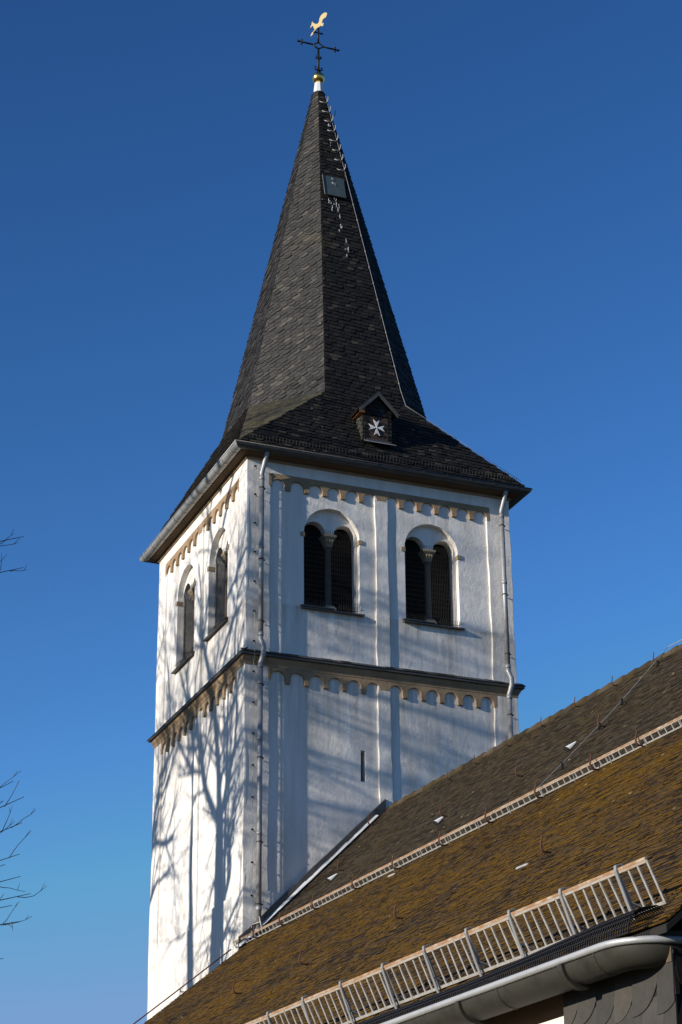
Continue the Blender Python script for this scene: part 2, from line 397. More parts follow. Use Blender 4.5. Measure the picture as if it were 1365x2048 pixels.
# arched friezes
def frieze(face, ztop, zarch, zcorb, thick):
    mb = MB(); n = 6; R = .178
    pts = [(.56, ztop), (.56, zarch-R*.7)]
    cs = [.815+.478*i for i in range(6)] + [3.79+.478*i for i in range(6)]
    zs = zarch-R
    lower = []
    for i, c_ in enumerate(cs):
        if i == 6: lower += [(3.32, zs-.02), (3.33, zs+.06), (3.64, zs+.06), (3.66-.02, zs-.02)] if False else []
        lo = zcorb
        if i == 0: lower.append((c_-R, zs-.03))
        elif i == 6: lower += [(cs[5]+R+.02, zs+.02), (c_-R-.02, zs+.02)]
        else: lower += [(cs[i-1]+R, lo), (c_-R, lo)]
        lower += [(c_-R*cos(pi*k/12), zs+R*sin(pi*k/12)) for k in range(13)]
    lower.append((cs[-1]+R, zs-.06)); lower += [(6.44, zs-.06), (6.44, ztop)]
    pts = [(.56, ztop), (.56, zs-.03)] + lower
    outline = list(reversed(pts))
    add_plate(mb, face, outline, [], REC+.01, -.004, .005)
    # corbel blocks under the arch feet stand a little proud
    for i in range(1, 12):
        if i == 6: continue
        a = (cs[i-1]+cs[i])/2; hw = .055
        P = [face(a-hw, zcorb+.01, .008), face(a+hw, zcorb+.01, .008), face(a+hw, zcorb+.01, -REC), face(a-hw, zcorb+.01, -REC),
             face(a-hw-.012, zcorb+.10, .008), face(a+hw+.012, zcorb+.10, .008), face(a+hw+.02, zcorb+.11, -REC), face(a-hw-.02, zcorb+.11, -REC)]
        mb.hexa(P)
    return mb
for face, nm in ((onY, 'shaded'), (onX, 'sunlit')):
    frieze(face, 4.655, 4.52, 4.255, .05).build('arched_frieze', m_ochre, tower, label='ochre round-arch frieze under the eaves, %s side' % nm)
    frieze(face, -.13, -.37, -.66, .05).build('arched_frieze', m_ochre, tower, label='ochre round-arch frieze under the string course, %s side' % nm)

# string course round the tower: ochre cove and dark slate weathering
def ring(mb, prof):           # prof: (offset outwards, z) open or closed polygon, mitred on the square
    def sq(o, z): return [(-o,-o,z),(W+o,-o,z),(W+o,W+o,z),(-o,W+o,z)]
    n = len(prof); vs = [q for o, z in prof for q in sq(o, z)]
    fs = [(i*4+k, i*4+(k+1)%4, ((i+1)%n)*4+(k+1)%4, ((i+1)%n)*4+k) for i in range(n) for k in range(4)]
    mb.add(vs, fs)
mb = MB(); ring(mb, [(-.02,-.30),(.012,-.29),(.02,-.22),(.06,-.16),(.07,-.088),(-.02,-.088)]); mb.build('string_course', m_ochre, tower)
mb = MB(); ring(mb, [(-.02,-.085),(.135,-.085),(.135,-.035),(.12,0.0),(-.03,.085)]); sc_ = mb.build('slate_weathering', m_lead, tower)
for face in (onY, onX):       # overlapping slates on the weathering
    mb = MB(); rnd = random.Random(5 if face is onY else 6); a = -.1
    while a < W+.1:
        ww = .22+.1*rnd.random(); h = .006+.012*rnd.random()
        P = [face(a, -.03+h, .145), face(a+ww*.97, -.03+h, .145), face(a+ww*.97, .085+h, -.04), face(a, .085+h, -.04)]
        if face is onX: P = [P[1], P[0], P[3], P[2]]
        mb.prism(P, (0,0,-.02)); a += ww
    mb.build('weathering_slates', m_slate_dark_shaded, tower)
# eaves cornice: tan bead, brown boarded soffit
mb = MB(); ring(mb, [(-.02,4.93),(.035,4.93),(.05,4.965),(.035,4.998),(-.02,4.998)]); mb.build('cornice_bead', m_ochre, tower)
mb = MB(); ring(mb, [(-.05,5.0),(.03,5.0),(.20,5.06),(.215,5.17),(.20,5.26),(-.05,5.26)]); mb.build('soffit', m_soffit, tower)

# eaves gutters (half round) on four sides with joints, as mitred ring per side
GR = .125; GO = .315; GZc = 5.15
def gutter_side(k, sunny_tone):
    c4 = [V((-GO,-GO,0)), V((W+GO,-GO,0)), V((W+GO,W+GO,0)), V((-GO,W+GO,0))]
    A, B = c4[k], c4[(k+1)%4]; t = (B-A).normalized(); out = V((t.y,-t.x,0))
    def prof(o_): return [(GR*sin(a), -GR*cos(a)) for a in [(-95+190*i/14)*pi/180 for i in range(15)]]
    mb = MB(); pr = prof(0); ring0 = []; ring1 = []
    for (o_, z) in pr:
        ring0.append(A + out*o_ - t*o_ + V((0,0,GZc+z))); ring1.append(B + out*o_ + t*o_ + V((0,0,GZc+z)))
    m = len(pr); mb.add(ring0+ring1, [(i, m+i, m+i+1, i+1) for i in range(m-1)])
    pi_ = [(o_*.94, z*.94+.004) for o_, z in pr]
    r0_ = [A + out*o_ - t*o_ + V((0,0,GZc+z)) for o_, z in pi_]; r1_ = [B + out*o_ + t*o_ + V((0,0,GZc+z)) for o_, z in pi_]
    mb.add(r0_+r1_, [(i+1, m+i+1, m+i, i) for i in range(m-1)])
    o_ = GR; mb.tube([A+out*o_-t*o_+V((0,0,GZc)), B+out*o_+t*o_+V((0,0,GZc))], .016, 8)
    g = mb.build('gutter', m_zinc_sunny if sunny_tone else m_lead, tower, True)  # light put into the metal: pale on the sunny side, dark on the others
    L = (B-A).length; n = 12
    for i in range(n):
        jb = MB(); p = A + t*(L*(i+.5)/n) + V((0,0,.0))
        q = [(1.08*GR*sin(a), -1.08*GR*cos(a)) for a in [(-80+175*j/12)*pi/180 for j in range(13)]]
        v0 = [p - t*.022 + out*o2 + V((0,0,GZc+z)) for o2, z in q]; v1 = [p + t*.022 + out*o2 + V((0,0,GZc+z)) for o2, z in q]
        m2 = len(q); jb.add(v0+v1, [(j, m2+j, m2+j+1, j+1) for j in range(m2-1)])
        if k in (0, 3): jb.build('strap', m_zinc_sunny if sunny_tone else m_lead, g, True)
gutter_side(3, 1); gutter_side(0, 0); gutter_side(1, 0); gutter_side(2, 0)

# ------------------------------------------------------------------ belfry windows
def belfry_window(face, c_, label, dirty):
    D = REC
    ty = MB()       # tympanum slab with two smaller arches cut through it
    outer = arch_loop(c_, 3.36, 3.36, .76, 20)
    outer = [(c_-.76, 3.34), (c_+.76, 3.34)] + [(c_+.76*cos(pi*k/20), 3.25+.76*sin(pi*k/20)) for k in range(2, 19)]
    def sub(cc): return [(cc+.285*cos(pi*k/14), 3.34+.30*sin(pi*k/14)) for k in range(15)]
    lo = [(c_-.76, 3.345)] + list(reversed(sub(c_-.39))) + list(reversed(sub(c_+.39))) + [(c_+.76, 3.345)]
    up = [(c_+.76*cos(pi*k/20), max(3.36, 3.25+.76*sin(pi*k/20))) for k in range(0, 21)]
    add_plate(ty, face, lo+up, [], .22, D+.15, 0)
    wdw = ty.build('window', m_plaster, tower, label=label)
    # boarded jambs behind the tympanum
    for s in (-1, 1):
        jb = MB(); a0, a1 = (c_-.80, c_-.675) if s < 0 else (c_+.675, c_+.80)
        jb.hexa([face(a0,1.33,-(D+.16)), face(a1,1.33,-(D+.16)), face(a1,1.33,-(D+.40)), face(a0,1.33,-(D+.40)),
                 face(a0,3.345,-(D+.16)), face(a1,3.345,-(D+.16)), face(a1,3.345,-(D+.40)), face(a0,3.345,-(D+.40))])
        jb.build('jamb', m_dirty if dirty else m_plaster, wdw)
    # slender column with block capital and base
    cx, cy, _ = face(c_, 0, -(D+.26))
    cb = MB(); cb.lathe([(.10,1.36),(.105,1.52),(.09,1.56),(.08,1.60),(.074,2.9),(.078,2.98),(.09,3.0),(.095,3.03),(.08,3.05)], (cx,cy,0), 16)
    cb.build('column', m_column, wdw, True)
    def blk(mb, h0, h1, a, z0, z1):
        P = [face(c_-h0, z0, -(D+.26)+h0), face(c_+h0, z0, -(D+.26)+h0), face(c_+h0, z0, -(D+.26)-h0), face(c_-h0, z0, -(D+.26)-h0),
             face(c_-h1, z1, -(D+.26)+h1), face(c_+h1, z1, -(D+.26)+h1), face(c_+h1, z1, -(D+.26)-h1), face(c_-h1, z1, -(D+.26)-h1)]
        mb.hexa(P)
    kb = MB(); blk(kb, .075, .13, 0, 3.05, 3.25); blk(kb, .14, .16, 0, 3.253, 3.285); blk(kb, .165, .165, 0, 3.288, 3.34)
    for k in range(3): kb.tube([face(c_-.06+.06*k, 3.12, -(D+.26)+.10), face(c_-.07+.07*k, 3.19, -(D+.26)+.135), face(c_-.05+.05*k, 3.22, -(D+.26)+.12)], .016, 6)
    kb.build('capital', m_stone, wdw)
    kb = MB(); blk(kb, .15, .15, 0, 1.335, 1.45); blk(kb, .14, .10, 0, 1.453, 1.53); kb.build('base_stone', m_stone, wdw)
    # impost stones
    for s in (-1, 1):
        ib = MB(); a = c_+s*.72
        a0, a1 = sorted((a-s*.02, a+s*.09))
        d1 = .02
        ib.hexa([face(a0,3.14,-D+d1), face(a1,3.14,-D+d1), face(a1,3.14,-D-.42), face(a0,3.14,-D-.42), face(a0,3.25,-D+d1), face(a1,3.25,-D+d1), face(a1,3.25,-D-.42), face(a0,3.25,-D-.42)])
        ib.build('impost', m_stone, wdw)
    # sill of slates
    sb = MB(); a = c_-.80; rnd = random.Random(int(c_*100))
    sb.hexa([face(c_-.80,1.27,-D+.10), face(c_+.80,1.27,-D+.10), face(c_+.80,1.33,-D-.3), face(c_-.80,1.33,-D-.3),
             face(c_-.80,1.31,-D+.10), face(c_+.80,1.31,-D+.10), face(c_+.80,1.37,-D-.3), face(c_-.80,1.37,-D-.3)])
    sb.hexa([face(c_-.82,1.315,-D+.12), face(c_+.02,1.315,-D+.12), face(c_+.02,1.375,-D-.2), face(c_-.82,1.375,-D-.2),
             face(c_-.82,1.345,-D+.12), face(c_+.02,1.345,-D+.12), face(c_+.02,1.405,-D-.2), face(c_-.82,1.405,-D-.2)])
    sb.build('sill', m_lead, wdw)
    for s in (-1, 1):
        pb = MB(); pb.tube([face(c_+s*.17, 1.392, -D-.01), face(c_+s*.70, 1.392, -D-.01)], .008, 4)
        for k in range(10):
            a = c_+s*(.18+.057*k); pb.tube([face(a, 1.38, -D-.02), face(a, 1.50, -D+.03)], .006, 4)
        pb.build('spike_row', m_zinc_dark, wdw)
    # sound louvres deep in the opening
    lb = MB()
    for k in range(17):
        z = 1.40+.125*k
        P = [face(c_-.72, z, -(D+.54)), face(c_+.72, z, -(D+.54)), face(c_+.72, z+.10, -(D+.66)), face(c_-.72, z+.10, -(D+.66))]
        lb.prism(P, V(face(0,-.018,0)) - V(face(0,0,0)))
    lb.build('louvres', m_louvre, wdw)
    nb = MB()
    for k in range(30):
        a = c_-.66+.0455*k; hh = min(3.25+sqrt(max(.0, .70**2-(a-c_)**2)), 3.46)
        nb.tube([face(a, 1.40, -(D+.13)), face(a, hh, -(D+.13))], .0035, 3, False)
    nb.build('netting', m_net, wdw)
for c_, l in zip(WIN_Y, ('twin arched belfry window nearer the sunlit corner, shaded side', 'twin arched belfry window nearer the nave ridge side, shaded side')): belfry_window(onY, c_, l, False)
for c_, l in zip(WIN_X, ('twin arched belfry window nearer the corner, sunlit side', 'twin arched belfry window farther from the corner, sunlit side')): belfry_window(onX, c_, l, True)

# ------------------------------------------------------------------ spire
AX = V((3.47, 3.5, 7.6)); TOP = V((3.30, 3.55, 18.60)); RI = 2.57; RT = .15
E0 = .30; EZ = 5.235
def octv(cn, R, k):      # vertex k (0..7) of octagon with inradius R: k=0 between -Y face and -X-Y face, going counter-clockwise seen from above
    a = radians(-112.5 + 45*k); rc = R/cos(radians(22.5)); return cn + V((rc*cos(a), rc*sin(a), 0))
B8 = [octv(AX, RI, k) for k in range(8)]; T8 = [octv(TOP, RT, k) for k in range(8)]
CR = [V((-E0,-E0,EZ)), V((W+E0,-E0,EZ)), V((W+E0,W+E0,EZ)), V((-E0,W+E0,EZ))]
spire = MB()
for k in range(8): spire.poly([B8[k], B8[(k+1)%8], T8[(k+1)%8], T8[k]])
# skirt: cardinal trapezoids (0-1 front -Y, 2-3 +X, 4-5 +Y, 6-7 -X) and corner triangles
for k, (ca_, cb_) in zip((0,2,4,6), ((0,1),(1,2),(2,3),(3,0))):
    spire.poly([CR[ca_], CR[cb_], B8[k+1], B8[k]])
for k, cc in zip((1,3,5,7), (1,2,3,0)): spire.poly([B8[k], CR[cc], B8[(k+1)%8]])
spire_o = spire.build('spire', m_core, tower)
def facet(quad, name, m, row, wid, ang, seed, **kw):
    quad = [V(q) for q in quad]; ex = (quad[1]-quad[0]).normalized(); n = (quad[1]-quad[0]).cross(quad[-1]-quad[0]).normalized(); ey = n.cross(ex)
    reg = [((q-quad[0]).dot(ex), (q-quad[0]).dot(ey)) for q in quad]
    mb = MB(); slate_field(mb, quad[0]+n*.004, ex, ey, reg, row, wid, ang, seed=seed, **kw)
    return mb.build(name, m, spire_o)
facet([B8[7],B8[0],T8[0],T8[7]], 'slate_facet', m_slate, .115, .21, radians(33), 11, thk=.020, round_=1.0, lap=1.7)
facet([B8[6],B8[7],T8[7],T8[6]], 'slate_facet', m_slate, .115, .21, radians(24), 12, thk=.018, round_=1.0, lap=1.7)
facet([B8[0],B8[1],T8[1],T8[0]], 'slate_facet', m_slate_dark_shaded, .125, .17, radians(-5), 13, thk=.020, corner=1)
facet([B8[1],B8[2],T8[2],T8[1]], 'slate_facet', m_slate_dark_shaded, .125, .17, radians(-8), 14, thk=.018)
facet([CR[0],CR[1],B8[1],B8[0]], 'slate_skirt', m_slate_dark_shaded, .125, .17, radians(-5), 15, thk=.022, corner=1)
facet([CR[3],CR[0],B8[7],B8[6]], 'slate_skirt', m_slate, .14, .21, radians(10), 16, thk=.022)
facet([B8[7],CR[0],B8[0]], 'slate_skirt', m_slate_moss, .13, .19, radians(-20), 17, thk=.026)
facet([B8[1],CR[1],B8[2]], 'slate_skirt', m_slate_dark_shaded, .16, .20, 0, 18, thk=.024)
# patinated hatch panel high on the dark facet
n0 = (B8[1]-B8[0]).cross(T8[0]-B8[0]).normalized()
def onF(x, z, h=0.04):
    f = (z-7.6)/11.0; y = 3.5-(RI+(RT-RI)*f)+.05*f; return V((x, y, z)) + n0*h
mb = MB(); mb.prism([onF(3.02,14.50,.05), onF(3.65,14.50,.05), onF(3.65,15.22,.03), onF(3.02,15.22,.03)], n0*.03)
hatch = mb.build('roof_hatch', m_copper, tower)
mb = MB(); mb.tube([onF(3.02,14.49,.09), onF(3.65,14.49,.09)], .018, 6); mb.tube([onF(3.02,14.50,.09), onF(3.02,15.22,.07)], .014, 6); mb.build('rim', m_lead, hatch)
# stepping hooks with white droppings along the arris above the hatch
for k in range(8):
    z = 15.55+.365*k; f = (z-7.6)/11; x = B8[1].x+(T8[1].x-B8[1].x)*f-.02
    mb = MB(); p = onF(x, z, .0)
    mb.tube([p, p+n0*.10+V((.02,0,.0)), p+n0*.15+V((.04,0,.06)), p+n0*.14+V((.04,0,.16))], .014, 6)
    mb.tube([p+V((-.17,0,.07)), p+n0*.05+V((-.10,0,.01)), p+n0*.10+V((0,0,-.01))], .013, 6)
    mb.build('step_hook', m_bracket, tower, True)
mb = MB(); q = T8[2]+(B8[2]-T8[2])*.07; mb.tube([q, q+V((.10,-.03,.05)), q+V((.12,-.03,.22))], .014, 6); mb.build('step_hook', m_bracket, tower, True)
# droppings: small flat splashes lying on the slates
rnd = random.Random(3); mb = MB()
for (x0, z0, z1, n, sx) in ((3.17,14.3,13.9,8,.05),(3.36,14.45,13.2,16,.03),(3.5,13.1,12.3,9,.04),(3.30,15.1,14.6,6,.03),(3.4,17.4,16.3,6,.03)):
    for _ in range(n):
        z = z0+(z1-z0)*rnd.random(); x = x0+rnd.gauss(0, sx); h = .05 if not (14.5 < z < 15.22) else .09
        l = .03+.13*rnd.random()**2; ww = .004+.008*rnd.random()
        P = [onF(x-ww, z, h), onF(x+ww, z, h), onF(x+ww*.6, z+l, h), onF(x-ww*.6, z+l, h)]
        mb.prism(P, n0*.004)
mb.build('bird_droppings', m_capw, tower)['kind'] = 'stuff'
# lightning conductor along the arris, over the skirt hip and down the wall
cond = MB()
def al(a, b, k): return a+(b-a)*k
o1 = (n0 + V((.3,0,0))).normalized()*.075
path = [al(T8[1],B8[1],.02)+o1, al(T8[1],B8[1],.27)+o1, al(T8[1],B8[1],.385)+o1, al(T8[1],B8[1],.6)+o1, al(T8[1],B8[1],.8)+o1, al(T8[1],B8[1],.96)+o1, B8[1]+o1+V((.02,-.05,-.06)), al(B8[1],CR[1],.12)+o1, al(B8[1],CR[1],.5)+V((0,-.04,.07)), al(B8[1],CR[1],.97)+V((0,-.04,.07))]
cond.tube(path, .006, 5)
for k in range(12):
    q = al(T8[1],B8[1],.39+.05*k)+o1; cond.box(q.x-.014,q.x+.014,q.y-.02,q.y+.02,q.z-.016,q.z+.016)
cond.build('lightning_conductor', m_zinc, tower, True)

# dormer with the white eight-pointed cross
F0 = -.02
dm = MB()
dm.box(3.06, 3.78, F0+.02, 1.3, 5.93, 6.72)
body = dm.build('dormer', m_slate_dark_shaded, tower)
gb = MB(); gb.prism([(2.98,F0,6.74),(3.87,F0,6.74),(3.42,F0,7.20)], (0,1.4,0)); gb.build('gable', m_slate_dark_shaded, body)
fl = MB(); slate_field(fl, (3.055,1.0,5.95), (0,-1,0), (0,0,1), [(0,0),(1.0,0),(1.0,.80),(0,.80)], .10, .12, radians(-25), thk=.03, seed=21); fl.build('cheek_slates', m_slate, body)
fl = MB(); slate_field(fl, (3.06,F0+.0,5.95), (1,0,0), (0,0,1), [(0,0),(.10,0),(.10,.9),(0,.9)], .10, .12, 0, thk=.02, seed=22); slate_field(fl, (3.70,F0,5.95), (1,0,0), (0,0,1), [(0,0),(.09,0),(.09,.9),(0,.9)], .10, .12, 0, thk=.02, seed=23)
slate_field(fl, (2.98,F0-.005,6.66), (1,0,0), (0,0,1), [(.08,0),(.81,0),(.81,.12),(.44,.50),(.08,.12)], .11, .14, 0, thk=.02, seed=24); fl.build('front_slates', m_slate_dark_shaded, body)
rf = MB()
for s, xe in ((-1, 2.90), (1, 3.94)):
    A = V((3.42, F0-.10, 7.29)); Bq = V((xe, F0-.10, 6.76)); d = V((0,1.5,0)); nn = V((s*.53,0,.52)).normalized()*.035
    rf.hexa([A-nn*.2, Bq-nn*.2, Bq+d-nn*.2, A+d-nn*.2, A+nn, Bq+nn, Bq+d+nn, A+d+nn])
rf.build('dormer_roof', m_slate_dark_shaded, body)
bb = MB()
for s, xe in ((-1, 2.90), (1, 3.94)):
    A = V((3.42, F0-.125, 7.26)); Bq = V((xe, F0-.125, 6.73)); dn = V((0,0,-.075)); d = V((0,.022,0))
    bb.hexa([A+dn, Bq+dn, Bq+dn+d, A+dn+d, A+V((0,0,.045)), Bq+V((0,0,.045)), Bq+V((0,0,.045))+d, A+V((0,0,.045))+d])
bb.build('barge_board', m_lead, body)
ob = MB(); ob.prism([(2.92,F0-.06,6.68),(3.06,F0-.06,6.68),(3.06,F0-.06,6.84),(3.03,F0-.06,6.84)], (0,.5,0)); ob.build('eave_board', m_orange, body)
db = MB(); db.box(3.16,3.70,F0-.012,F0+.05,5.99,6.64); door = db.build('hatch_door', m_wood, body)
for z in (6.12, 6.44):
    hb = MB(); hb.box(3.42,3.70,F0-.03,F0-.014,z,z+.035); hb.build('hinge', m_zinc_dark, door)
hb = MB(); hb.box(3.66,3.70,F0-.026,F0-.015,6.0,6.62); hb.build('door_frame', m_zinc_dark, door)
sb = MB(); sb.box(3.12,3.76,F0-.06,F0+.03,5.93,5.975); sb.build('door_sill', m_lead, body)
sb = MB(); sb.prism([(3.0,F0-.14,5.86),(3.87,F0-.14,5.86),(3.84,F0-.05,5.925),(3.03,F0-.05,5.925)], (0,.02,.02)); sb.build('apron_flashing', m_zinc, body)
cr = MB(); cc = V((3.378, F0-.05, 6.32))
for k in range(4):
    a = k*pi/2+radians(1.5); e = V((cos(a),0,sin(a))); pz = V((-sin(a),0,cos(a)))
    cr.prism([cc, cc+e*.212+pz*.083, cc+e*.150, cc+e*.212-pz*.083], (0,.018,0))
cr.build('eight_pointed_cross', m_white, body, label='white eight-pointed cross on the dormer door')

# spire tip: white cap
mb = MB(); c0 = TOP + V((0,0,-.03)); c1 = V((3.30,3.55,18.98))
mb.lathe([(.165,-.02),(.16,.0),(.125,.30),(.115,.39),(.10,.40)], (c0.x,c0.y,c0.z), 8); mb.build('spire_cap', m_capw, tower)

# weather vane
vane = thing('weather_vane', 'black wrought iron cross with gilded ball and golden cockerel on the spire tip', 'weather vane', (3.30,3.55,18.95))
mb = MB(); r_ = .185; mb.lathe([(max(.01, r_*sin(pi*k/20)), -r_*cos(pi*k/20)) for k in range(21)], (3.30,3.55,19.15), 32); mb.build('gilded_ball', m_gold, vane, True)
ix, iy = 3.30, 3.55
ir = MB()
def P_(dx, z, dy=0): return (ix+dx, iy+dy, z)
Zc = 20.29; hw = .165; hh = .115
ir.tube([P_(0,19.32), P_(0,Zc-hh)], .034, 8); ir.tube([P_(0,Zc+hh), P_(0,20.92)], .031, 8)
ir.tube([P_(-hw,Zc), P_(0,Zc+hh), P_(hw,Zc), P_(0,Zc-hh), P_(-hw,Zc)], .028, 6)
for s in (-1, 1):
    ir.tube([P_(s*hw,Zc), P_(s*.56,Zc)], .027, 6)
    for d in ((s*.15,0),(0,.10),(0,-.10)):
        q = P_(s*.52,Zc); ir.tube([q, (q[0]+d[0]*.35,iy,Zc+d[1]*.35), (q[0]+d[0]*.7,iy,Zc+d[1]*.7), (q[0]+d[0],iy,Zc+d[1])], [.016,.022,.040,.006], 6)
    q = P_(0,20.74); ir.tube([q, (ix+s*.05,iy,20.74), (ix+s*.10,iy,20.74), (ix+s*.16,iy,20.74)], [.014,.016,.036,.006], 6)
    for zc, sc in ((19.86,.8),(19.46,1.1)):
        ir.tube([P_(s*.01,zc), P_(s*.06*sc,zc-.03*sc), P_(s*.10*sc,zc+.0), P_(s*.095*sc,zc+.06*sc), P_(s*.07*sc,zc+.05*sc)], .024, 6)
    ir.tube([P_(s*.01,19.44), P_(s*.05,19.38)], .012, 6)
ir.build('iron_cross', m_iron, vane, True)
# cockerel cut from thick gilded sheet, outline in (px) measured on the vane's own plane
px = [(519,517),(530,485),(548,465),(575,432),(560,418),(556,392),(550,378),(535,383),(516,401),(518,385),(530,362),(533,345),(538,312),(548,322),(546,338),(556,338),(570,352),(583,362),(600,365),(612,355),(622,335),(626,300),(640,262),(660,238),(690,224),(712,230),(721,248),(712,275),(700,300),(682,305),(668,318),(659,345),(655,372),(662,378),(672,362),(677,384),(668,412),(658,416),(645,400),(630,408),(612,420),(610,470),(600,472),(600,425),(585,432),(560,468),(545,490),(548,505),(535,510),(525,522)]
def cz(p): # 6.825 zoom px per photo px, 1 photo px = 1/67.4 m at the vane
    s = 1/(6.825*66.0); return V((ix+(p[0]-612)*s*1.09, iy, 20.78-(p[1]-480)*s*1.10 + (p[0]-612)*s*.26))
pts = [cz(p)+V((0,-.012,0)) for p in px]
me_ = MB(); me_.prism(list(reversed(pts)), (0,.024,0)); rz_ = radians(-24); me_.v = [(ix+(p[0]-ix)*cos(rz_)-(p[1]-iy)*sin(rz_), iy+(p[0]-ix)*sin(rz_)+(p[1]-iy)*cos(rz_), p[2]) for p in me_.v]; cock = me_.build('cockerel', m_cock, vane)
import bmesh
bm = bmesh.new(); bm.from_mesh(cock.data); bmesh.ops.triangulate(bm, faces=[f for f in bm.faces if len(f.verts) > 4]); bmesh.ops.recalc_face_normals(bm, faces=bm.faces); bm.to_mesh(cock.data); bm.free()

# ------------------------------------------------------------------ downpipes and the wall cable
def downpipe(xs, name, zb):
    mb = MB(); y = -.14
    mb.tube([(xs+.07,-.30,5.06),(xs+.07,-.27,4.98),(xs+.025,-.17,4.66),(xs,y,4.54),(xs,y,4.40)], .06, 12)
    mb.tube([(xs,y,4.46),(xs,y,.36)], .06, 14)
    mb.tube([(xs,y,.42),(xs,y,.30),(xs+.02,-.17,.22),(xs+.04,-.22,.10),(xs+.04,-.22,-.06),(xs+.02,-.17,-.20),(xs,y,-.28),(xs,y,-.40)], .062, 12)
    mb.tube([(xs,y,-.36),(xs,y,zb)], .06, 14)
    for z in (4.40,2.62,.42,-.36,-2.1,-4.3,-6.0):
        if z > zb: mb.tube([(xs,y,z-.05),(xs,y,z+.05)], .067, 14)
    d = mb.build('downpipe', m_zinc, tower, True)
    for z in (4.15,2.3,.75,-.8,-2.55,-4.5,-5.9):
        if z < zb: continue
        cl = MB(); cl.tube([(xs,y,z-.014),(xs,y,z+.014)], .068, 14); cl.box(xs+.05,xs+.10,y-.008,y+.12,z-.010,z+.010)
        cl.build('pipe_clamp', m_zinc_dark, d)
downpipe(.33, 'near', -6.55); downpipe(6.70, 'far', -9)
mb = MB(); mb.tube([(.19,-.10,4.78),(.19,-.10,.12),(.19,-.135,-.1),(.18,-.10,-.2),(.18,-.10,-6.7)], .007, 5)
cab = mb.build('earth_cable', m_galv, tower)
for k in range(16):
    z = 4.72-.745*k; mb = MB()
    if z > -6.8: mb.box(.155,.205,-.115,-.085,z-.018,z+.018); mb.tube([(.20,-.1,z),(.26,.02,z-.01)], .008, 5); mb.build('cable_clip', m_iron, cab)

# eaves spike strips
def spike_strip(x0, x1, label):
    mb = MB(); y = -.24; z = 5.30
    n = int((x1-x0)/.085)
    for k in range(n+1):
        x = x0+(x1-x0)*k/n; mb.tube([(x,y,z-.03),(x,y-.03,z+.19)], .0085, 5)
    mb.box(x0-.02,x1+.02,y-.02,y+.02,z-.045,z-.015)
    for x in [x0+(x1-x0)*k/4 for k in range(1,4)]: mb.box(x-.02,x+.02,y-.03,y+.03,z-.09,z-.01)
    tag(mb.build('snow_comb', m_zinc_dark, None, loc=((x0+x1)/2,y,z)), label, 'snow guard', 'snow combs along the tower eaves')
spike_strip(.05, 2.72, 'comb of short upright metal prongs on the tower eaves, near the sunlit corner')
spike_strip(2.95, 7.1, 'long comb of metal prongs on the tower eaves below the dormer')

# ------------------------------------------------------------------ nave
PH = radians(3.9); U = V((sin(PH), -cos(PH), 0)); WD = V((-cos(PH), -sin(PH), 0)); RO = V((3.47, 0, -3.45))
S1, S2, WK, WE = .985, .80, 3.42, 10.18
def rz(w_): return -S1*w_ if w_ < WK else -S1*WK - S2*(w_-WK)
def nv(u, w_, z): return RO + U*u + WD*w_ + V((0,0,z))
def onroof(u, w_, h=0):
    s = S1 if w_ < WK else S2; n = V((0,0,1)) + WD*s; n.normalize(); return nv(u, w_, rz(w_)) + n*h
UE = 25.45
nave = thing('nave', 'long church nave with steep moss-covered tiled roof abutting the tower', 'church', tuple(nv(12, 4, GZ-RO.z)))
GN = GZ-RO.z
# roof deck (both slopes) and verge
mb = MB(); d_ = .10
for sgn in (1, -1):
    prof = [(0, 0), (WK, rz(WK)), (WE, rz(WE))]
    for (wa, za), (wb, zb) in zip(prof[:-1], prof[1:]):
        a = [nv(.0, sgn*wa, za-d_), nv(UE, sgn*wa, za-d_), nv(UE, sgn*wb, zb-d_), nv(.0, sgn*wb, zb-d_)]
        t_ = [p+V((0,0,d_-.03)) for p in a]
        mb.hexa(a+t_ if sgn > 0 else list(reversed(a))+list(reversed(t_)))
deck = mb.build('roof', m_core, nave)
# tiles
n1 = (V((0,0,1))+WD*S1).normalized(); n2 = (V((0,0,1))+WD*S2).normalized()
mb = MB(); Lu = sqrt(1+S1*S1)*WK
slate_field(mb, nv(.0, WK, rz(WK)), U, U.cross(-n1)*-1 if False else n1.cross(U), [(.0,0),(UE,0),(UE,Lu+.02),(.0,Lu+.02)], .074, .19, 0, thk=.013, seed=31, round_=0, jit=.7, lap=1.9, sk=.8, gap=.965)
mb.build('roof_tiles', m_tile_up, nave, label='brown weathered tiles above the upper snow guard')
mb = MB(); Ll = sqrt(1+S2*S2)*(WE-WK)
slate_field(mb, nv(.0, WE, rz(WE)), U, n2.cross(U), [(-.05,0),(UE,0),(UE,Ll+.06),(-.05,Ll+.06)], .076, .20, 0, thk=.014, seed=32, round_=0, jit=.7, lap=1.9, sk=.8, gap=.965)
mb.build('roof_tiles', m_tile_low, nave, label='yellow-green mossy tiles below the upper snow guard')
# ridge cap
mb = MB()
for k in range(56):
    u_ = .1+.45*k; mb.tube([nv(u_,0,-.02), nv(u_+.5,0,.0)], [.075,.09], 8)
mb.build('ridge_tiles', m_tile_up, nave, True)
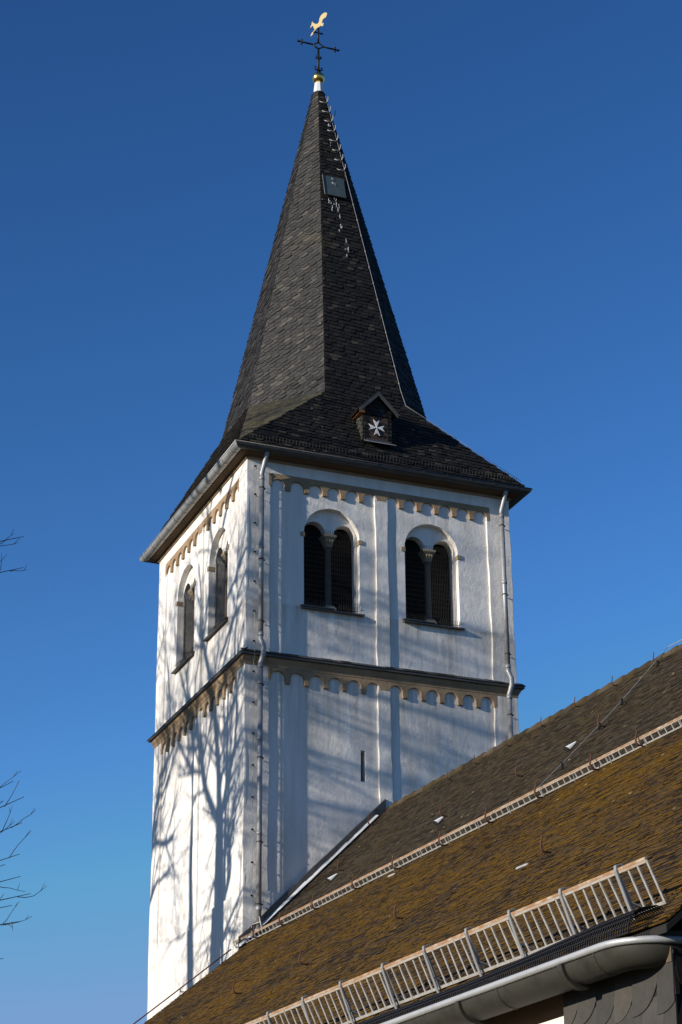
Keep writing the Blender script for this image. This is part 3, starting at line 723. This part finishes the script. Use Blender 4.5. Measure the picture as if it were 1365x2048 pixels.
# walls
for sgn in (1,-1):
    mb = MB(); mb.hexa([nv(.3,sgn*9.0,GN),nv(UE-.35,sgn*9.0,GN),nv(UE-.35,sgn*9.5,GN),nv(.3,sgn*9.5,GN),nv(.3,sgn*9.0,rz(9)-.12),nv(UE-.35,sgn*9.0,rz(9)-.12),nv(UE-.35,sgn*9.5,rz(9.5)-.12),nv(.3,sgn*9.5,rz(9.5)-.12)]); mb.build('wall', m_plaster, nave)
mb = MB(); gp = [nv(UE-.7,-9.6,GN), nv(UE-.7,9.6,GN), nv(UE-.7,9.6,rz(9.6)-.14), nv(UE-.7,WK,rz(WK)-.14), nv(UE-.7,0,-.14), nv(UE-.7,-WK,rz(WK)-.14), nv(UE-.7,-9.6,rz(9.6)-.14)]
mb.prism(gp, U*.33); mb.build('gable_wall', m_slate_dark_shaded, nave)  # shade of this end wall is put into its near-black slate colour
mb = MB(); gp = [nv(-.15,w_,z_) for w_, z_ in ((3.6,GN),(9.5,GN),(9.5,rz(9.5)-.14),(3.6,rz(3.6)-.14))]
mb.prism(gp, U*.33); mb.build('gable_wall', m_plaster, nave)
# lead and bright flashing where the roof meets the tower
lf = MB(); bf = MB(); rnd = random.Random(8); n = 14
for k in range(n):
    wa = .02+(3.50-.02)*k/n; wb = .02+(3.50-.02)*(k+1)/n+.05
    def fp(w_, h, off):
        y = -off; x = RO.x - w_/cos(PH); u_ = (w_*sin(PH)+off)/1.0; return V((x, y, RO.z+rz(w_)+h))
    h0 = .30+.02*rnd.random()
    lf.hexa([fp(wa,-.05,.0), fp(wa,-.05,.05), fp(wb,-.05,.05), fp(wb,-.05,.0), fp(wa,h0,-.0), fp(wa,h0-.02,.05+.01*rnd.random()), fp(wb,h0-.02,.05), fp(wb,h0,-.0)])
    if k > 0:
        bf.hexa([fp(wa,.075,.055), fp(wa,.065,.20), fp(wb,.065,.20), fp(wb,.075,.055), fp(wa,.13+.03*rnd.random(),.055), fp(wa,.085,.20+.02*rnd.random()), fp(wb,.085,.20), fp(wb,.13+.02*rnd.random(),.055)])
lf.build('lead_flashing', m_lead, nave); bf.build('flashing_strip', m_flash, nave)
# cream cornice and dark soffit under the eaves
mb = MB()
for (wa, wb, za, zb) in ((9.5,10.02,-9.40,-9.285),(9.5,9.96,-9.56,-9.405),(9.5,9.70,-9.80,-9.565)):
    mb.hexa([nv(.3,wa,za),nv(UE-.6,wa,za),nv(UE-.6,wb,za),nv(.3,wb,za),nv(.3,wa,zb),nv(UE-.6,wa,zb),nv(UE-.6,wb,zb),nv(.3,wb,zb)])
mb.build('cornice', m_cream, nave)
mb = MB(); mb.hexa([nv(.1,9.5,-8.80),nv(UE-.3,9.5,-8.80),nv(UE-.3,10.12,-8.86),nv(.1,10.12,-8.86),nv(.1,9.5,-8.74),nv(UE-.3,9.5,-8.74),nv(UE-.3,10.12,-8.80),nv(.1,10.12,-8.80)])
mb.build('soffit', m_soffit, nave)
mb = MB(); mb.hexa([nv(.2,9.51,-9.275),nv(UE-.4,9.51,-9.275),nv(UE-.4,9.88,-9.275),nv(.2,9.88,-9.275),nv(.2,9.51,-8.87),nv(UE-.4,9.51,-8.87),nv(UE-.4,9.88,-8.87),nv(.2,9.88,-8.87)]); mb.build('dark_eaves_fill', m_soffit, nave)  # dark brown fill over the wall between soffit and cornice
# slate-clad block at the eaves corner
mb = MB(); u0_, u1_, wc = 23.36, 25.28, 10.06
mb.hexa([nv(u0_,9.3,-11.5),nv(u1_,9.3,-11.5),nv(u1_,wc-.03,-11.5),nv(u0_,wc-.03,-11.5),nv(u0_,9.3,-8.95),nv(u1_,9.3,-8.95),nv(u1_,wc-.03,-8.95),nv(u0_,wc-.03,-8.95)])
blk_ = mb.build('slate_clad_block', m_core, nave)
mb = MB(); slate_field(mb, nv(u0_,wc-.03,-11.3), U, (0,0,1), [(-.02,0),(u1_-u0_+.02,0),(u1_-u0_+.02,2.33),(-.02,2.33)], .46, .37, radians(-4), thk=.012, seed=41, lap=1.35, round_=1.0, jit=.35, corner=1, nseg=8)
mb.build('cladding_slates', m_slate_wall, blk_)
mb = MB(); slate_field(mb, nv(u1_,wc-.03,-11.3), -WD, (0,0,1), [(0,0),(.5,0),(.5,2.3),(0,2.3)], .38, .30, 0, thk=.02, seed=42, lap=1.3); mb.build('cladding_slates', m_slate_dark_shaded, blk_)  # side turned from the sun, its shade put into the darker slate

mb = MB(); mb.hexa([nv(26.05,2.0,GN),nv(33,2.0,GN),nv(33,9.9,GN),nv(26.05,9.9,GN),nv(26.05,2.0,-8.6),nv(33,2.0,-8.6),nv(33,9.9,-8.6),nv(26.05,9.9,-8.6)])  # added mass out of view, keeps sky light off the gutter corner
blocker = thing('sky_blocker', 'unseen added slate-clad wing adjoining the end of the nave at the gutter corner', 'light block', tuple(nv(29,6,GN)))
wl_ = mb.build('wall', m_core, blocker)
mb = MB(); slate_field(mb, nv(33.0,9.9,GN), -WD, (0,0,1), [(0,0),(7.9,0),(7.9,6.2),(0,6.2)], .24, .26, 0, thk=.02, seed=51, lap=1.35); slate_field(mb, nv(26.05,9.9,GN), U, (0,0,1), [(0,0),(6.95,0),(6.95,6.2),(0,6.2)], .24, .26, 0, thk=.02, seed=52, lap=1.35); mb.build('cladding_slates', m_slate_wall, wl_)
mb = MB(); mb.hexa([nv(26.0,1.9,-8.598),nv(33.1,1.9,-8.598),nv(33.1,10.0,-8.598),nv(26.0,10.0,-8.598),nv(26.0,1.9,-8.45),nv(33.1,1.9,-8.45),nv(33.1,10.0,-8.45),nv(26.0,10.0,-8.45)]); mb.build('roof', m_lead, blocker)

# nave gutter with bead, straps and leaf mesh
gr, gw, gz = .205, 10.27, -8.93
path = [(u_, 0, 0) for u_ in (0, 6, 12, 17, 20, 22, 24, 24.78)]
cx_u, turn = 24.78, .32
pts = [(u_, gw, U, WD) for u_, _, _ in path]
for k in range(1, 9):
    a = pi/2*k/8; pts.append((cx_u+turn*sin(a), gw-turn+turn*cos(a), None, (sin(a), cos(a))))
for w_ in (gw-turn-.10,): pts.append((cx_u+turn, w_, None, (1, 0)))
def gut_ring(i, R, a0=-92, a1=92, n=14, zo=0):
    u_, w_, _, o = pts[i]
    out = WD if not isinstance(o, tuple) else (U*o[0]+WD*o[1])
    c_ = nv(u_, w_, gz)
    return [c_ + out*(R*sin(a)) + V((0,0,-R*cos(a)+zo)) for a in [radians(a0+(a1-a0)*k/n) for k in range(n+1)]]
mb = MB(); mb.sweep(pts, lambda i: gut_ring(i, gr)); mb.sweep(pts, lambda i: list(reversed(gut_ring(i, gr-.008))))
cap_ = gut_ring(len(pts)-1, gr); mb.add(cap_, [tuple(range(len(cap_)))])
gutter = mb.build('gutter', m_zinc_dark, nave, True)
mb = MB(); mb.tube([gut_ring(i, gr+.01)[-1] + V((0,0,.015)) for i in range(len(pts))], .036, 12); mb.build('gutter_bead', m_lip, gutter, True)
for u_ in (24.05, 21.95, 19.95, 17.85, 15.8, 13.8):
    mb = MB(); c0 = nv(u_-.045, gw, gz); c1 = nv(u_+.045, gw, gz); A = [radians(-95+180*k/14) for k in range(15)]
    for R in (gr+.004, gr+.02):
        pass
    v0 = [c0 + WD*((gr+.04)*sin(a)) + V((0,0,-(gr+.04)*cos(a))) for a in A]; v1 = [c1 + WD*((gr+.04)*sin(a)) + V((0,0,-(gr+.04)*cos(a))) for a in A]
    i0 = [c0 + WD*((gr-.0)*sin(a)) + V((0,0,-(gr)*cos(a))) for a in A]; i1 = [c1 + WD*((gr)*sin(a)) + V((0,0,-(gr)*cos(a))) for a in A]
    m2 = len(A)
    for (p, q, fl_) in ((v0, v1, 0), (i0, v0, 0), (v1, i1, 0)): mb.add(p+q, [(j, m2+j, m2+j+1, j+1) for j in range(m2-1)])
    mb.build('strap', m_zinc_dark, gutter)
mb = MB(); A0 = .036
def nett(u_, a): # bulging leaf guard lying over the gutter
    return nv(u_, 10.20, gz+.08) + WD*(.24*cos(a)) + V((0,0,(.16+.10*min(1,max(0,(u_-22)/2.6)))*sin(a)+.12*max(0,-cos(a))))
us = [15+.043*k for k in range(int((25.25-15)/.043))]; As = [pi*k/11 for k in range(12)]
for u_ in us: mb.tube([nett(u_, a) for a in As], .008, 3, False)
for a in As: mb.tube([nett(u_, a) for u_ in us[::6]+[us[-1]]], .008, 3, False)
mb.build('leaf_guard', m_mesh, gutter)

for u_ in (24.62, 22.75, 19.1):
    mb = MB(); A = [radians(-92+184*k/14) for k in range(15)]; R_ = gr+.006
    v0 = [nv(u_-.018,gw,gz) + WD*(R_*sin(a)) + V((0,0,-R_*cos(a))) for a in A]; v1 = [p_+U*.036 for p_ in v0]
    mb.add(v0+v1, [(j, 15+j, 16+j, j+1) for j in range(14)]); mb.build('solder_seam', m_zinc_dark, gutter)
# ------------------------------------------------------------------ snow guards
def snow_guard(u0, u1, w_, vec, step, brackets, label, rail_h, bar_r, m_b, foot):
    base = nv((u0+u1)/2, w_, rz(w_)); g_ = thing('snow_guard', label, 'snow guard', tuple(base), None)
    up = WD*vec[0] + V((0,0,vec[1])); zf = V((0,0,foot))
    q0 = nv(u0, w_, rz(w_))+zf; q1 = nv(u1, w_, rz(w_))+zf; un = up.normalized(); nn = U.cross(un).normalized()
    mb = MB()
    def flat(a, b, hv, th, mbx): mbx.hexa([a-nn*th, b-nn*th, b+nn*th, a+nn*th, a-nn*th+hv, b-nn*th+hv, b+nn*th+hv, a+nn*th+hv])
    flat(q0+up-un*rail_h, q1+up-un*rail_h, un*rail_h*.62, .010, mb)
    tr_ = mb.build('top_rail', m_rail, g_)
    mb = MB(); flat(q0+up-un*rail_h*.38, q1+up-un*rail_h*.38, un*rail_h*.38, .0125, mb); flat(q0+up-nn*.02, q1+up-nn*.02, un*.010, .024, mb); mb.build('rusty_edge', m_orange_rust, tr_)
    mb = MB(); flat(q0, q1, un*rail_h*.7, .010, mb); mb.build('bottom_rail', m_b, g_)
    n = int((u1-u0)/step); first = None; jr = random.Random(int(u1*10))
    bl = MB(); bl.hexa([nn*-.007-U*bar_r, nn*-.007+U*bar_r, nn*.007+U*bar_r, nn*.007-U*bar_r, up-un*rail_h*.5-nn*.007-U*bar_r, up-un*rail_h*.5-nn*.007+U*bar_r, up-un*rail_h*.5+nn*.007+U*bar_r, up-un*rail_h*.5+nn*.007-U*bar_r])
    for k in range(n+1):
        p = nv(u0+(u1-u0)*k/n, w_, rz(w_))+zf+nn*.001
        if first is None:
            first = bl.build('bar', m_b, None); o = first
        else: o = first.copy(); link(o)
        o.location = p; o.rotation_euler = (jr.gauss(0,.012), jr.gauss(0,.014), jr.gauss(0,.05)); attach(o, g_)
    sc = up.length/.5
    kb = MB(); o_ = WD*.03
    A = V((0,0,-foot)); k1 = up*.30+nn*.0
    front = -1 if nn.dot(WD) < 0 else 1
    f_ = nn*front
    def strip(path, wd, mbx):
        for a, b in zip(path[:-1], path[1:]):
            d = (b-a).normalized(); s = d.cross(U).normalized()*.008*sc
            mbx.hexa([a-U*wd-s, a+U*wd-s, a+U*wd+s, a-U*wd+s, b-U*wd-s, b+U*wd-s, b+U*wd+s, b-U*wd+s])
    strip([A+f_*.04*sc, up*.30+f_*.055*sc, up*.97+f_*.03*sc, up*1.08+f_*.005*sc, up*1.07-f_*.06*sc, up*.98-f_*.07*sc], .022*sc, kb)
    strip([A-f_*.22*sc, up*.30+f_*.03*sc], .016*sc, kb)
    fb = None
    for u_ in brackets:
        p = nv(u_, w_, rz(w_))+zf
        if fb is None: fb = kb.build('bracket', m_bracket, None); o = fb
        else: o = fb.copy(); link(o)
        o.location = p; attach(o, g_)
    return g_
snow_guard(11.5, 25.05, 9.89, (.20,.43), .168, [24.55, 23.5, 22.45, 21.5, 20.5, 19.45, 18.3, 17.2, 16.1, 15.0, 14.0, 13.0], 'tall galvanised snow guard with rusty top rail above the nave gutter', .045, .0135, m_galv, .05)
snow_guard(-.62, 17.3, 3.44, (.07,.125), .185, [16.6,15.6,14.6,13.5,12.5,11.4,10.3,9.2,8.1,7.0,5.9,4.8,3.7,2.6,1.5,.5], 'low ladder-like snow guard halfway up the nave roof, running to the tower corner', .034, .0095, m_galv, .05)

# ------------------------------------------------------------------ roof hooks
hk = MB()
UPZ = V((0,0,1))
hk.tube([-WD*.05, WD*.02, WD*.075+UPZ*-.006, WD*.105+UPZ*.012, WD*.118+UPZ*.05, WD*.112+UPZ*.10, WD*.098+UPZ*.14, WD*.096+UPZ*.165, WD*.108+UPZ*.185], [.009,.011,.012,.0125,.012,.011,.009,.0085,.008], 7)
ROWS = [
 ('row just below the ridge', [(11.45,.16),(10.1,.2),(8.78,.22),(7.6,.28),(6.25,.3),(4.95,.32),(3.9,.4)], 1.0),
 ('sparse row between ridge and low snow guard', [(12.06,1.83),(9.68,2.13),(6.81,2.16),(2.3,2.2),(.5,.55)], 1.2),
 ('row along the low snow guard', [(15.5,3.40),(14.27,3.47),(12.58,3.5),(10.9,3.5),(9.2,3.5),(7.35,3.5),(5.64,3.5),(3.8,3.5),(2.2,3.5),(.85,3.5)], 1.35),
 ('row on the lower mossy tiles', [(17.75,6.62),(13.35,6.60),(10.2,6.75),(7.3,6.7)], 1.25),
]
ordn = ['nearest', 'second nearest', 'third nearest', 'fourth nearest', 'fifth nearest', 'sixth nearest', 'seventh nearest', 'eighth nearest', 'ninth nearest', 'tenth nearest']
first = None
for rn, spots, sc in ROWS:
    for i, (u_, w_) in enumerate(spots):
        if first is None: o = first = hk.build('roof_hook', m_rust, None, True)
        else: o = first.copy(); link(o)
        o.location = onroof(u_, w_, .03); o.scale = (sc,)*3
        nm = ordn[i] if i < len(spots)-1 or len(spots) < 3 else 'farthest'
        tag(o, 'rusty curved roof hook, %s in the %s' % (nm, rn), 'roof hook', 'rusty ladder hooks on the nave roof')
# vents
vb = MB(); dn = (WD + V((0,0,-S1))).normalized()
def vp(a, s, h): return -dn*a*-1 + U*s + n1*h
rings = []
for k in range(5):
    t_ = k/4; R = .11*(1-t_)+.025*t_
    rings.append([dn*(.16-.38*t_) + U*(R*1.15*cos(pi*j/8)) + n1*(R*1.1*sin(pi*j/8)+.02) for j in range(9)])
vb.add([q for r in rings for q in r], [(i*9+j, i*9+j+1, (i+1)*9+j+1, (i+1)*9+j) for i in range(4) for j in range(8)])
vb.add(rings[4], [tuple(range(9))])
gbk = MB(); gbk.add([p*1.0-dn*.012 for p in rings[0]], [tuple(range(8,-1,-1))])
for i, (u_, w_, l) in enumerate(((11.2,2.0,'white half-cone roof vent under the cable, nearest of three'),(6.7,2.25,'white half-cone roof vent in the middle of the upper nave roof'),(2.1,2.36,'white half-cone roof vent beside the tower flashing'))):
    e = thing('roof_vent', l, 'roof vent', tuple(onroof(u_, w_, .03)), 'white roof vents on the nave')
    if i == 0: vo1 = vb.build('hood', m_capw, None, True); vo2 = gbk.build('grille', m_zinc_dark, None); a_, b_ = vo1, vo2
    else: a_, b_ = vo1.copy(), vo2.copy(); link(a_); link(b_)
    for o in (a_, b_): o.parent = e; o.scale = (.68,)*3
# lightning cable over the nave roof
mb = MB(); A = onroof(12.25,3.36,.16); Bq = onroof(11.75,.05,.16)
mb.tube([A + (Bq-A)*k/8 + n1*(-.05*sin(pi*k/8)) for k in range(9)] + [nv(12.3,-.1,.2), nv(14,-.1,.22)], .007, 6)
cb = mb.build('roof_cable', m_bracket, None); tag(cb, 'thin grey lightning cable climbing from the upper snow guard to the ridge', 'cable')
mb = MB()
for k in (.18,.45,.62,.9):
    q = A+(Bq-A)*k-n1*.04; mb = MB(); mb.box(q.x-.025,q.x+.025,q.y-.025,q.y+.025,q.z-.08,q.z+.03); mb.build('cable_holder', m_zinc_dark, cb)
mb = MB(); mb.tube([onroof(.05,3.75,.14), onroof(-.05,5.0,.13), onroof(-.1,6.5,.13), onroof(-.1,9,.13)], .014, 6); 
for w_ in (4.9, 6.3): mb.tube([onroof(0,w_,.13), onroof(.08,w_+.05,.08), onroof(.15,w_,.02)], .012, 6)
tag(mb.build('verge_rod', m_rust, None), 'thin rusty rod along the roof edge in front of the sunlit tower side', 'rod')
mb = MB(); mb.tube([(.30,-.26,-6.2),(.36,-.36,-6.62),(.42,-.5,-6.75)], .014, 6); mb.tube([(.2,-.12,-6.35),(.32,-.3,-6.32)], .012, 6)
tag(mb.build('conductor_clamp', m_galv, None), 'pale metal clamp rod beside the foot of the corner downpipe', 'clamp')
# broken tile slips
for (u_, w_, l_, lab) in ((17.6,6.85,.34,'pale metal slip lying on the mossy tiles below the nearest lower hook'),(8.0,3.9,.3,'pale metal slip on the tiles just below the upper snow guard')):
    mb = MB(); a = onroof(u_, w_, .085); b_ = onroof(u_-l_, w_-.02, .085); mb.hexa([a-n2*.008, b_-n2*.008, b_-n2*.008+dn*.03, a-n2*.008+dn*.03, a+n2*.006, b_+n2*.006, b_+n2*.006+dn*.03, a+n2*.006+dn*.03])
    tag(mb.build('metal_slip', m_flash, None), lab, 'metal slip')

# ------------------------------------------------------------------ bare trees left of the tower
def px_left(x, y):   # photo pixel -> point on the sunlit tower face (x=0)
    d = rr*((x-682.5)/4190.94) + uu*(-(y-1024)/4190.94) + fwd
    o = V((-15.129, -43.051, -16.635)); k = -o.x/d.x; return o+d*k
TS = V((-1,-.205,.292))
class Tree:
    def __init__(self, seed): self.r = random.Random(seed); self.trunk = MB(); self.crown = MB(); self.n = 0
    def limb(self, path, r0_, r1_, mb=None, sub=True, lvl=0, dens=1.0, n=7):
        k = len(path); R = [r0_+(r1_-r0_)*i/(k-1) for i in range(k)]
        (mb or self.crown).tube(path, R, n)
        if sub: self.spawn(path, R, lvl, dens)
    def spawn(self, path, R, lvl, dens):
        r = self.r
        L = sum((path[i+1]-path[i]).length for i in range(len(path)-1))
        cnt = max(2, int(L*(2.5, 3.2, 3.0)[min(lvl,2)]*dens))
        for _ in range(cnt):
            f = .12+.86*r.random(); s = f*(len(path)-1); i = min(int(s), len(path)-2); p = path[i].lerp(path[i+1], s-i)
            t = (path[i+1]-path[i]).normalized(); rad = R[i]
            side = V((r.gauss(0,1), r.gauss(0,1), r.gauss(0,.5))); side -= t*side.dot(t); side.normalize()
            d = (t*(.55+.4*r.random()) + side*(.8+.3*r.random()) + V((0,0,.18))).normalized()
            ln = (2.3, 1.15, .55)[min(lvl,2)]*(.55+.8*r.random())
            self.grow(p, d, ln, min(rad*.55, (.07,.028,.013)[min(lvl,2)]), lvl+1, dens)
    def grow(self, p, d, ln, rad, lvl, dens):
        r = self.r; k = 5 if lvl < 3 else 3; path = [p]
        for _ in range(k):
            d = (d + V((r.gauss(0,.16), r.gauss(0,.16), r.gauss(.05,.14)))).normalized(); path.append(path[-1]+d*ln/k)
        R = [rad+(max(rad*.35,.006)-rad)*i/k for i in range(k+1)]
        self.crown.tube(path, R, (6,5,4,3)[min(lvl,3)], False); self.n += 1
        if lvl < 3: self.spawn(path, R, lvl, dens)
    def finish(self, loc, label):
        e = thing('bare_tree', label, 'tree', tuple(loc), 'leafless trees beside the tower')
        self.trunk.build('trunk', m_bark, e, True); self.crown.build('crown', m_twig, e, True)
def shadow_path(pxs, D, wig=0.0, seed=0):   # limb standing D metres up-sun of the wall
    rn = random.Random(seed); out = []; d = 0
    for x, y in pxs:
        d += rn.gauss(0, wig); out.append(px_left(x, y)+TS*(D+d))
    # smooth by midpoint subdivision
    res = [out[0]]
    for a, b_, c_ in zip(out[:-2], out[1:-1], out[2:]): res += [a.lerp(b_, .75), b_*.5+(a+c_)*.25 if False else b_.lerp((a+c_)/2, .25), b_.lerp(c_, .25)]
    return res+[out[-1]]
def to_ground(p, lean=(0,0)): return [V((p.x+lean[0], p.y+lean[1], GZ-.1)), V((p.x+lean[0]*.4, p.y+lean[1]*.4, (p.z*.45+GZ*.55)))]
# tree one
T = Tree(7); D = 14.0
base = shadow_path([(430,1941),(434,1821),(435,1714),(436,1650)], D)
T.limb(to_ground(base[0], (.1,.3))+base, .42, .27, T.trunk, False, n=12)
tr = base[-1]
for pts_, r_a, r_b, sd in (
  ([(436,1650),(430,1634),(412,1591),(402,1553),(400,1516),(397,1480),(386,1441),(374,1395),(368,1340)], .16, .05, 1),
  ([(436,1650),(435,1610),(434,1530),(427,1441),(420,1372),(407,1304),(400,1263),(404,1200),(398,1130)], .19, .05, 2),
  ([(436,1650),(442,1615),(452,1559),(463,1509),(477,1424),(468,1366),(465,1287),(472,1220),(470,1130),(476,1050)], .15, .04, 3),
  ([(434,1821),(447,1789),(458,1741),(456,1701),(452,1660),(463,1612),(478,1580),(500,1560)], .11, .03, 4)):
    T.limb(shadow_path(pts_, D, .55, sd), r_a, r_b, None, True, 0, 1.0)
rn = random.Random(90)
for k, (zz, dx, dy, dz, ln) in enumerate(((-1.6,.6,-.5,.5,3.6),(.5,.3,-.95,.4,4.6),(1.6,-.1,-1,.35,4.2),(2.6,.15,-1,.45,4.2),(3.6,.1,-1,.5,4.2),(4.6,-.2,-1,.4,4.0),(6.8,.1,-.9,.6,3.8),(5.6,.0,-1,.6,4.2),(9.0,.1,-.6,.8,3.6),(10.0,-.2,-.7,.8,3.6),(5.2,-.7,-.6,.5,4.2),(8.0,-.5,.4,.7,4.0))):
    st = V((tr.x+.3*rn.random(), tr.y+.2*rn.random(), tr.z-1.5+zz)); d = V((dx,dy,dz)).normalized(); path = [st]
    for _ in range(7):
        d = (d+V((rn.gauss(0,.12), rn.gauss(0,.12), rn.gauss(.0,.10)))).normalized(); path.append(path[-1]+d*ln/7)
    T.limb(path, .085, .02, None, True, 0, .9)
for k in range(26):
    q = base[0].lerp(base[-1], rn.random()) + V((0,0,-1.5+rn.random()*2)); d = V((rn.gauss(0,.7), rn.gauss(.25,1), rn.gauss(.1,.45))).normalized(); path = [q]; ln = 1.6+1.8*rn.random()
    for _ in range(7): d = (d+V((rn.gauss(0,.12), rn.gauss(0,.14), rn.gauss(-.10,.12)))).normalized(); path.append(path[-1]+d*ln/7)
    T.limb(path, .035, .010, None, True, 1, .55, 5)
T.finish(V((base[0].x+.1, base[0].y+.3, GZ)), 'large bare tree whose forked trunk throws the thickest shadow on the tower')
# tree two
T = Tree(17); D = 16.5
base = shadow_path([(381,1941),(380,1794),(379,1714),(383,1634)], D)
T.limb(to_ground(base[0], (-.2,-.1))+base, .26, .16, T.trunk, False, n=10)
for pts_, r_a, r_b, sd in (
  ([(383,1634),(383,1553),(377,1527),(362,1505),(350,1470),(346,1420),(350,1370)], .10, .03, 1),
  ([(383,1634),(383,1560),(384,1500),(378,1440),(366,1380),(352,1320),(345,1250),(350,1180)], .11, .03, 2),
  ([(380,1794),(372,1870),(352,1880),(346,1850)], .07, .02, 3)):
    T.limb(shadow_path(pts_, D, .5, sd+20), r_a, r_b, None, True, 0, .9)
T.finish(V((base[0].x-.2, base[0].y-.1, GZ)), 'slender bare tree throwing the thin straight trunk shadow on the tower')
# tree three, farther along
T = Tree(27); D = 14.5
base = shadow_path([(288,2000),(288,1900),(290,1840)], D)
T.limb(to_ground(base[0], (0,.2))+base, .36, .25, T.trunk, False, n=10)
for pts_, r_a, r_b, sd in (
  ([(290,1840),(303,1794),(317,1757),(332,1743),(343,1725),(346,1760)], .10, .03, 1),
  ([(290,1840),(300,1740),(309,1634),(317,1588),(323,1540),(336,1503),(338,1407),(332,1330),(326,1250)], .13, .03, 2),
  ([(290,1750),(305,1685),(329,1685),(342,1674)], .12, .09, 3),
  ([(342,1674),(344,1720),(346,1780),(341,1830)], .025, .01, 4),
  ([(290,1840),(282,1740),(284,1600),(290,1480),(296,1380),(310,1300),(318,1200)], .15, .04, 5)):
    T.limb(shadow_path(pts_, D, .5, sd+40), r_a, r_b, None, True, 0, .8)
T.finish(V((base[0].x, base[0].y+.2, GZ)), 'bare tree with a broken stub limb, its shadow on the far tower edge')

# smaller tree by the eaves whose outer twigs show at the left edge of the picture
T = Tree(37); rn = random.Random(37)
foot = V((-9.0, -.6, GZ))
T.limb([foot, foot+V((.1,.1,5)), foot+V((.3,.0,9.5)), foot+V((.35,.1,12)), foot+V((.2,.2,17)), foot+V((.3,.1,21))], .17, .05, T.trunk, False, n=9)
def aim(z0, x, y, z, rad=.045):
    a = foot+V((.3,.0,z0-GZ)); b_ = V((x,y,z)); m = a.lerp(b_, .5)+V((0,0,.25)); path = [a, a.lerp(m,.5)+V((0,0,.08)), m, m.lerp(b_,.5)+V((0,rn.gauss(0,.1),.12)), b_]
    path = [q+V((-.10,0,0)) for q in path]; a = a+V((-.1,0,0)); b_ = b_+V((-.1,0,0)); T.crown.tube(path, [rad*.7, rad*.5, rad*.36, rad*.27, .006], 6)
    for _ in range(5):
        f = .35+.6*rn.random(); q = a.lerp(b_, f)+V((0,0,.25*sin(pi*f))); d = ((b_-a).normalized()+V((rn.gauss(0,.4), rn.gauss(0,.5), rn.gauss(.15,.5)))).normalized(); ln = .35+.5*rn.random()
        pth = [q]
        for _k in range(4):
            d = (d+V((rn.gauss(0,.12), rn.gauss(0,.12), rn.gauss(.08,.14)))).normalized(); pth.append(pth[-1]+d*ln/4)
        T.crown.tube(pth, [.009,.008,.0065,.0055,.004], 4)
        e2 = pth[-2]; T.crown.tube([e2, e2+V((rn.gauss(.08,.05), rn.gauss(0,.08), .10+.08*rn.random()))], [.007,.004], 3)
for tx, ty, tz, z0 in ((-4.97,-.3,-4.05,-7.2),(-5.2,-.2,-3.7,-6.9),(-5.05,-.6,-4.7,-7.6),(-5.0,-.3,-5.3,-7.9),(-4.93,-.2,-5.75,-8.1),(-4.72,-.3,-6.12,-8.3),(-5.1,-.3,-6.4,-8.5),(-4.95,-.4,-6.75,-8.7),(-5.2,-.2,-7.5,-9.2),(-5.30,-.3,1.95,-.6),(-5.27,-.3,1.2,-1.2),(-5.3,-.3,-5.55,-8.0)):
    aim(z0, tx, ty, tz)
for k in range(26):
    zf = rn.random(); a_ = radians(60+240*rn.random())
    d = V((cos(a_)*.9, sin(a_)*.9, .35+.35*rn.random())).normalized(); p = foot+V((.28,.08,9.0+11.5*zf)); path = [p]; ln = 3.4-1.9*zf
    for _ in range(6): d = (d+V((rn.gauss(0,.12), rn.gauss(0,.12), .03))).normalized(); path.append(path[-1]+d*ln/6)
    T.limb(path, .05-.025*zf, .010, None, True, 1, .5, 5)
T.finish(foot, 'small bare tree whose outer twigs reach into the left edge beside the tower')
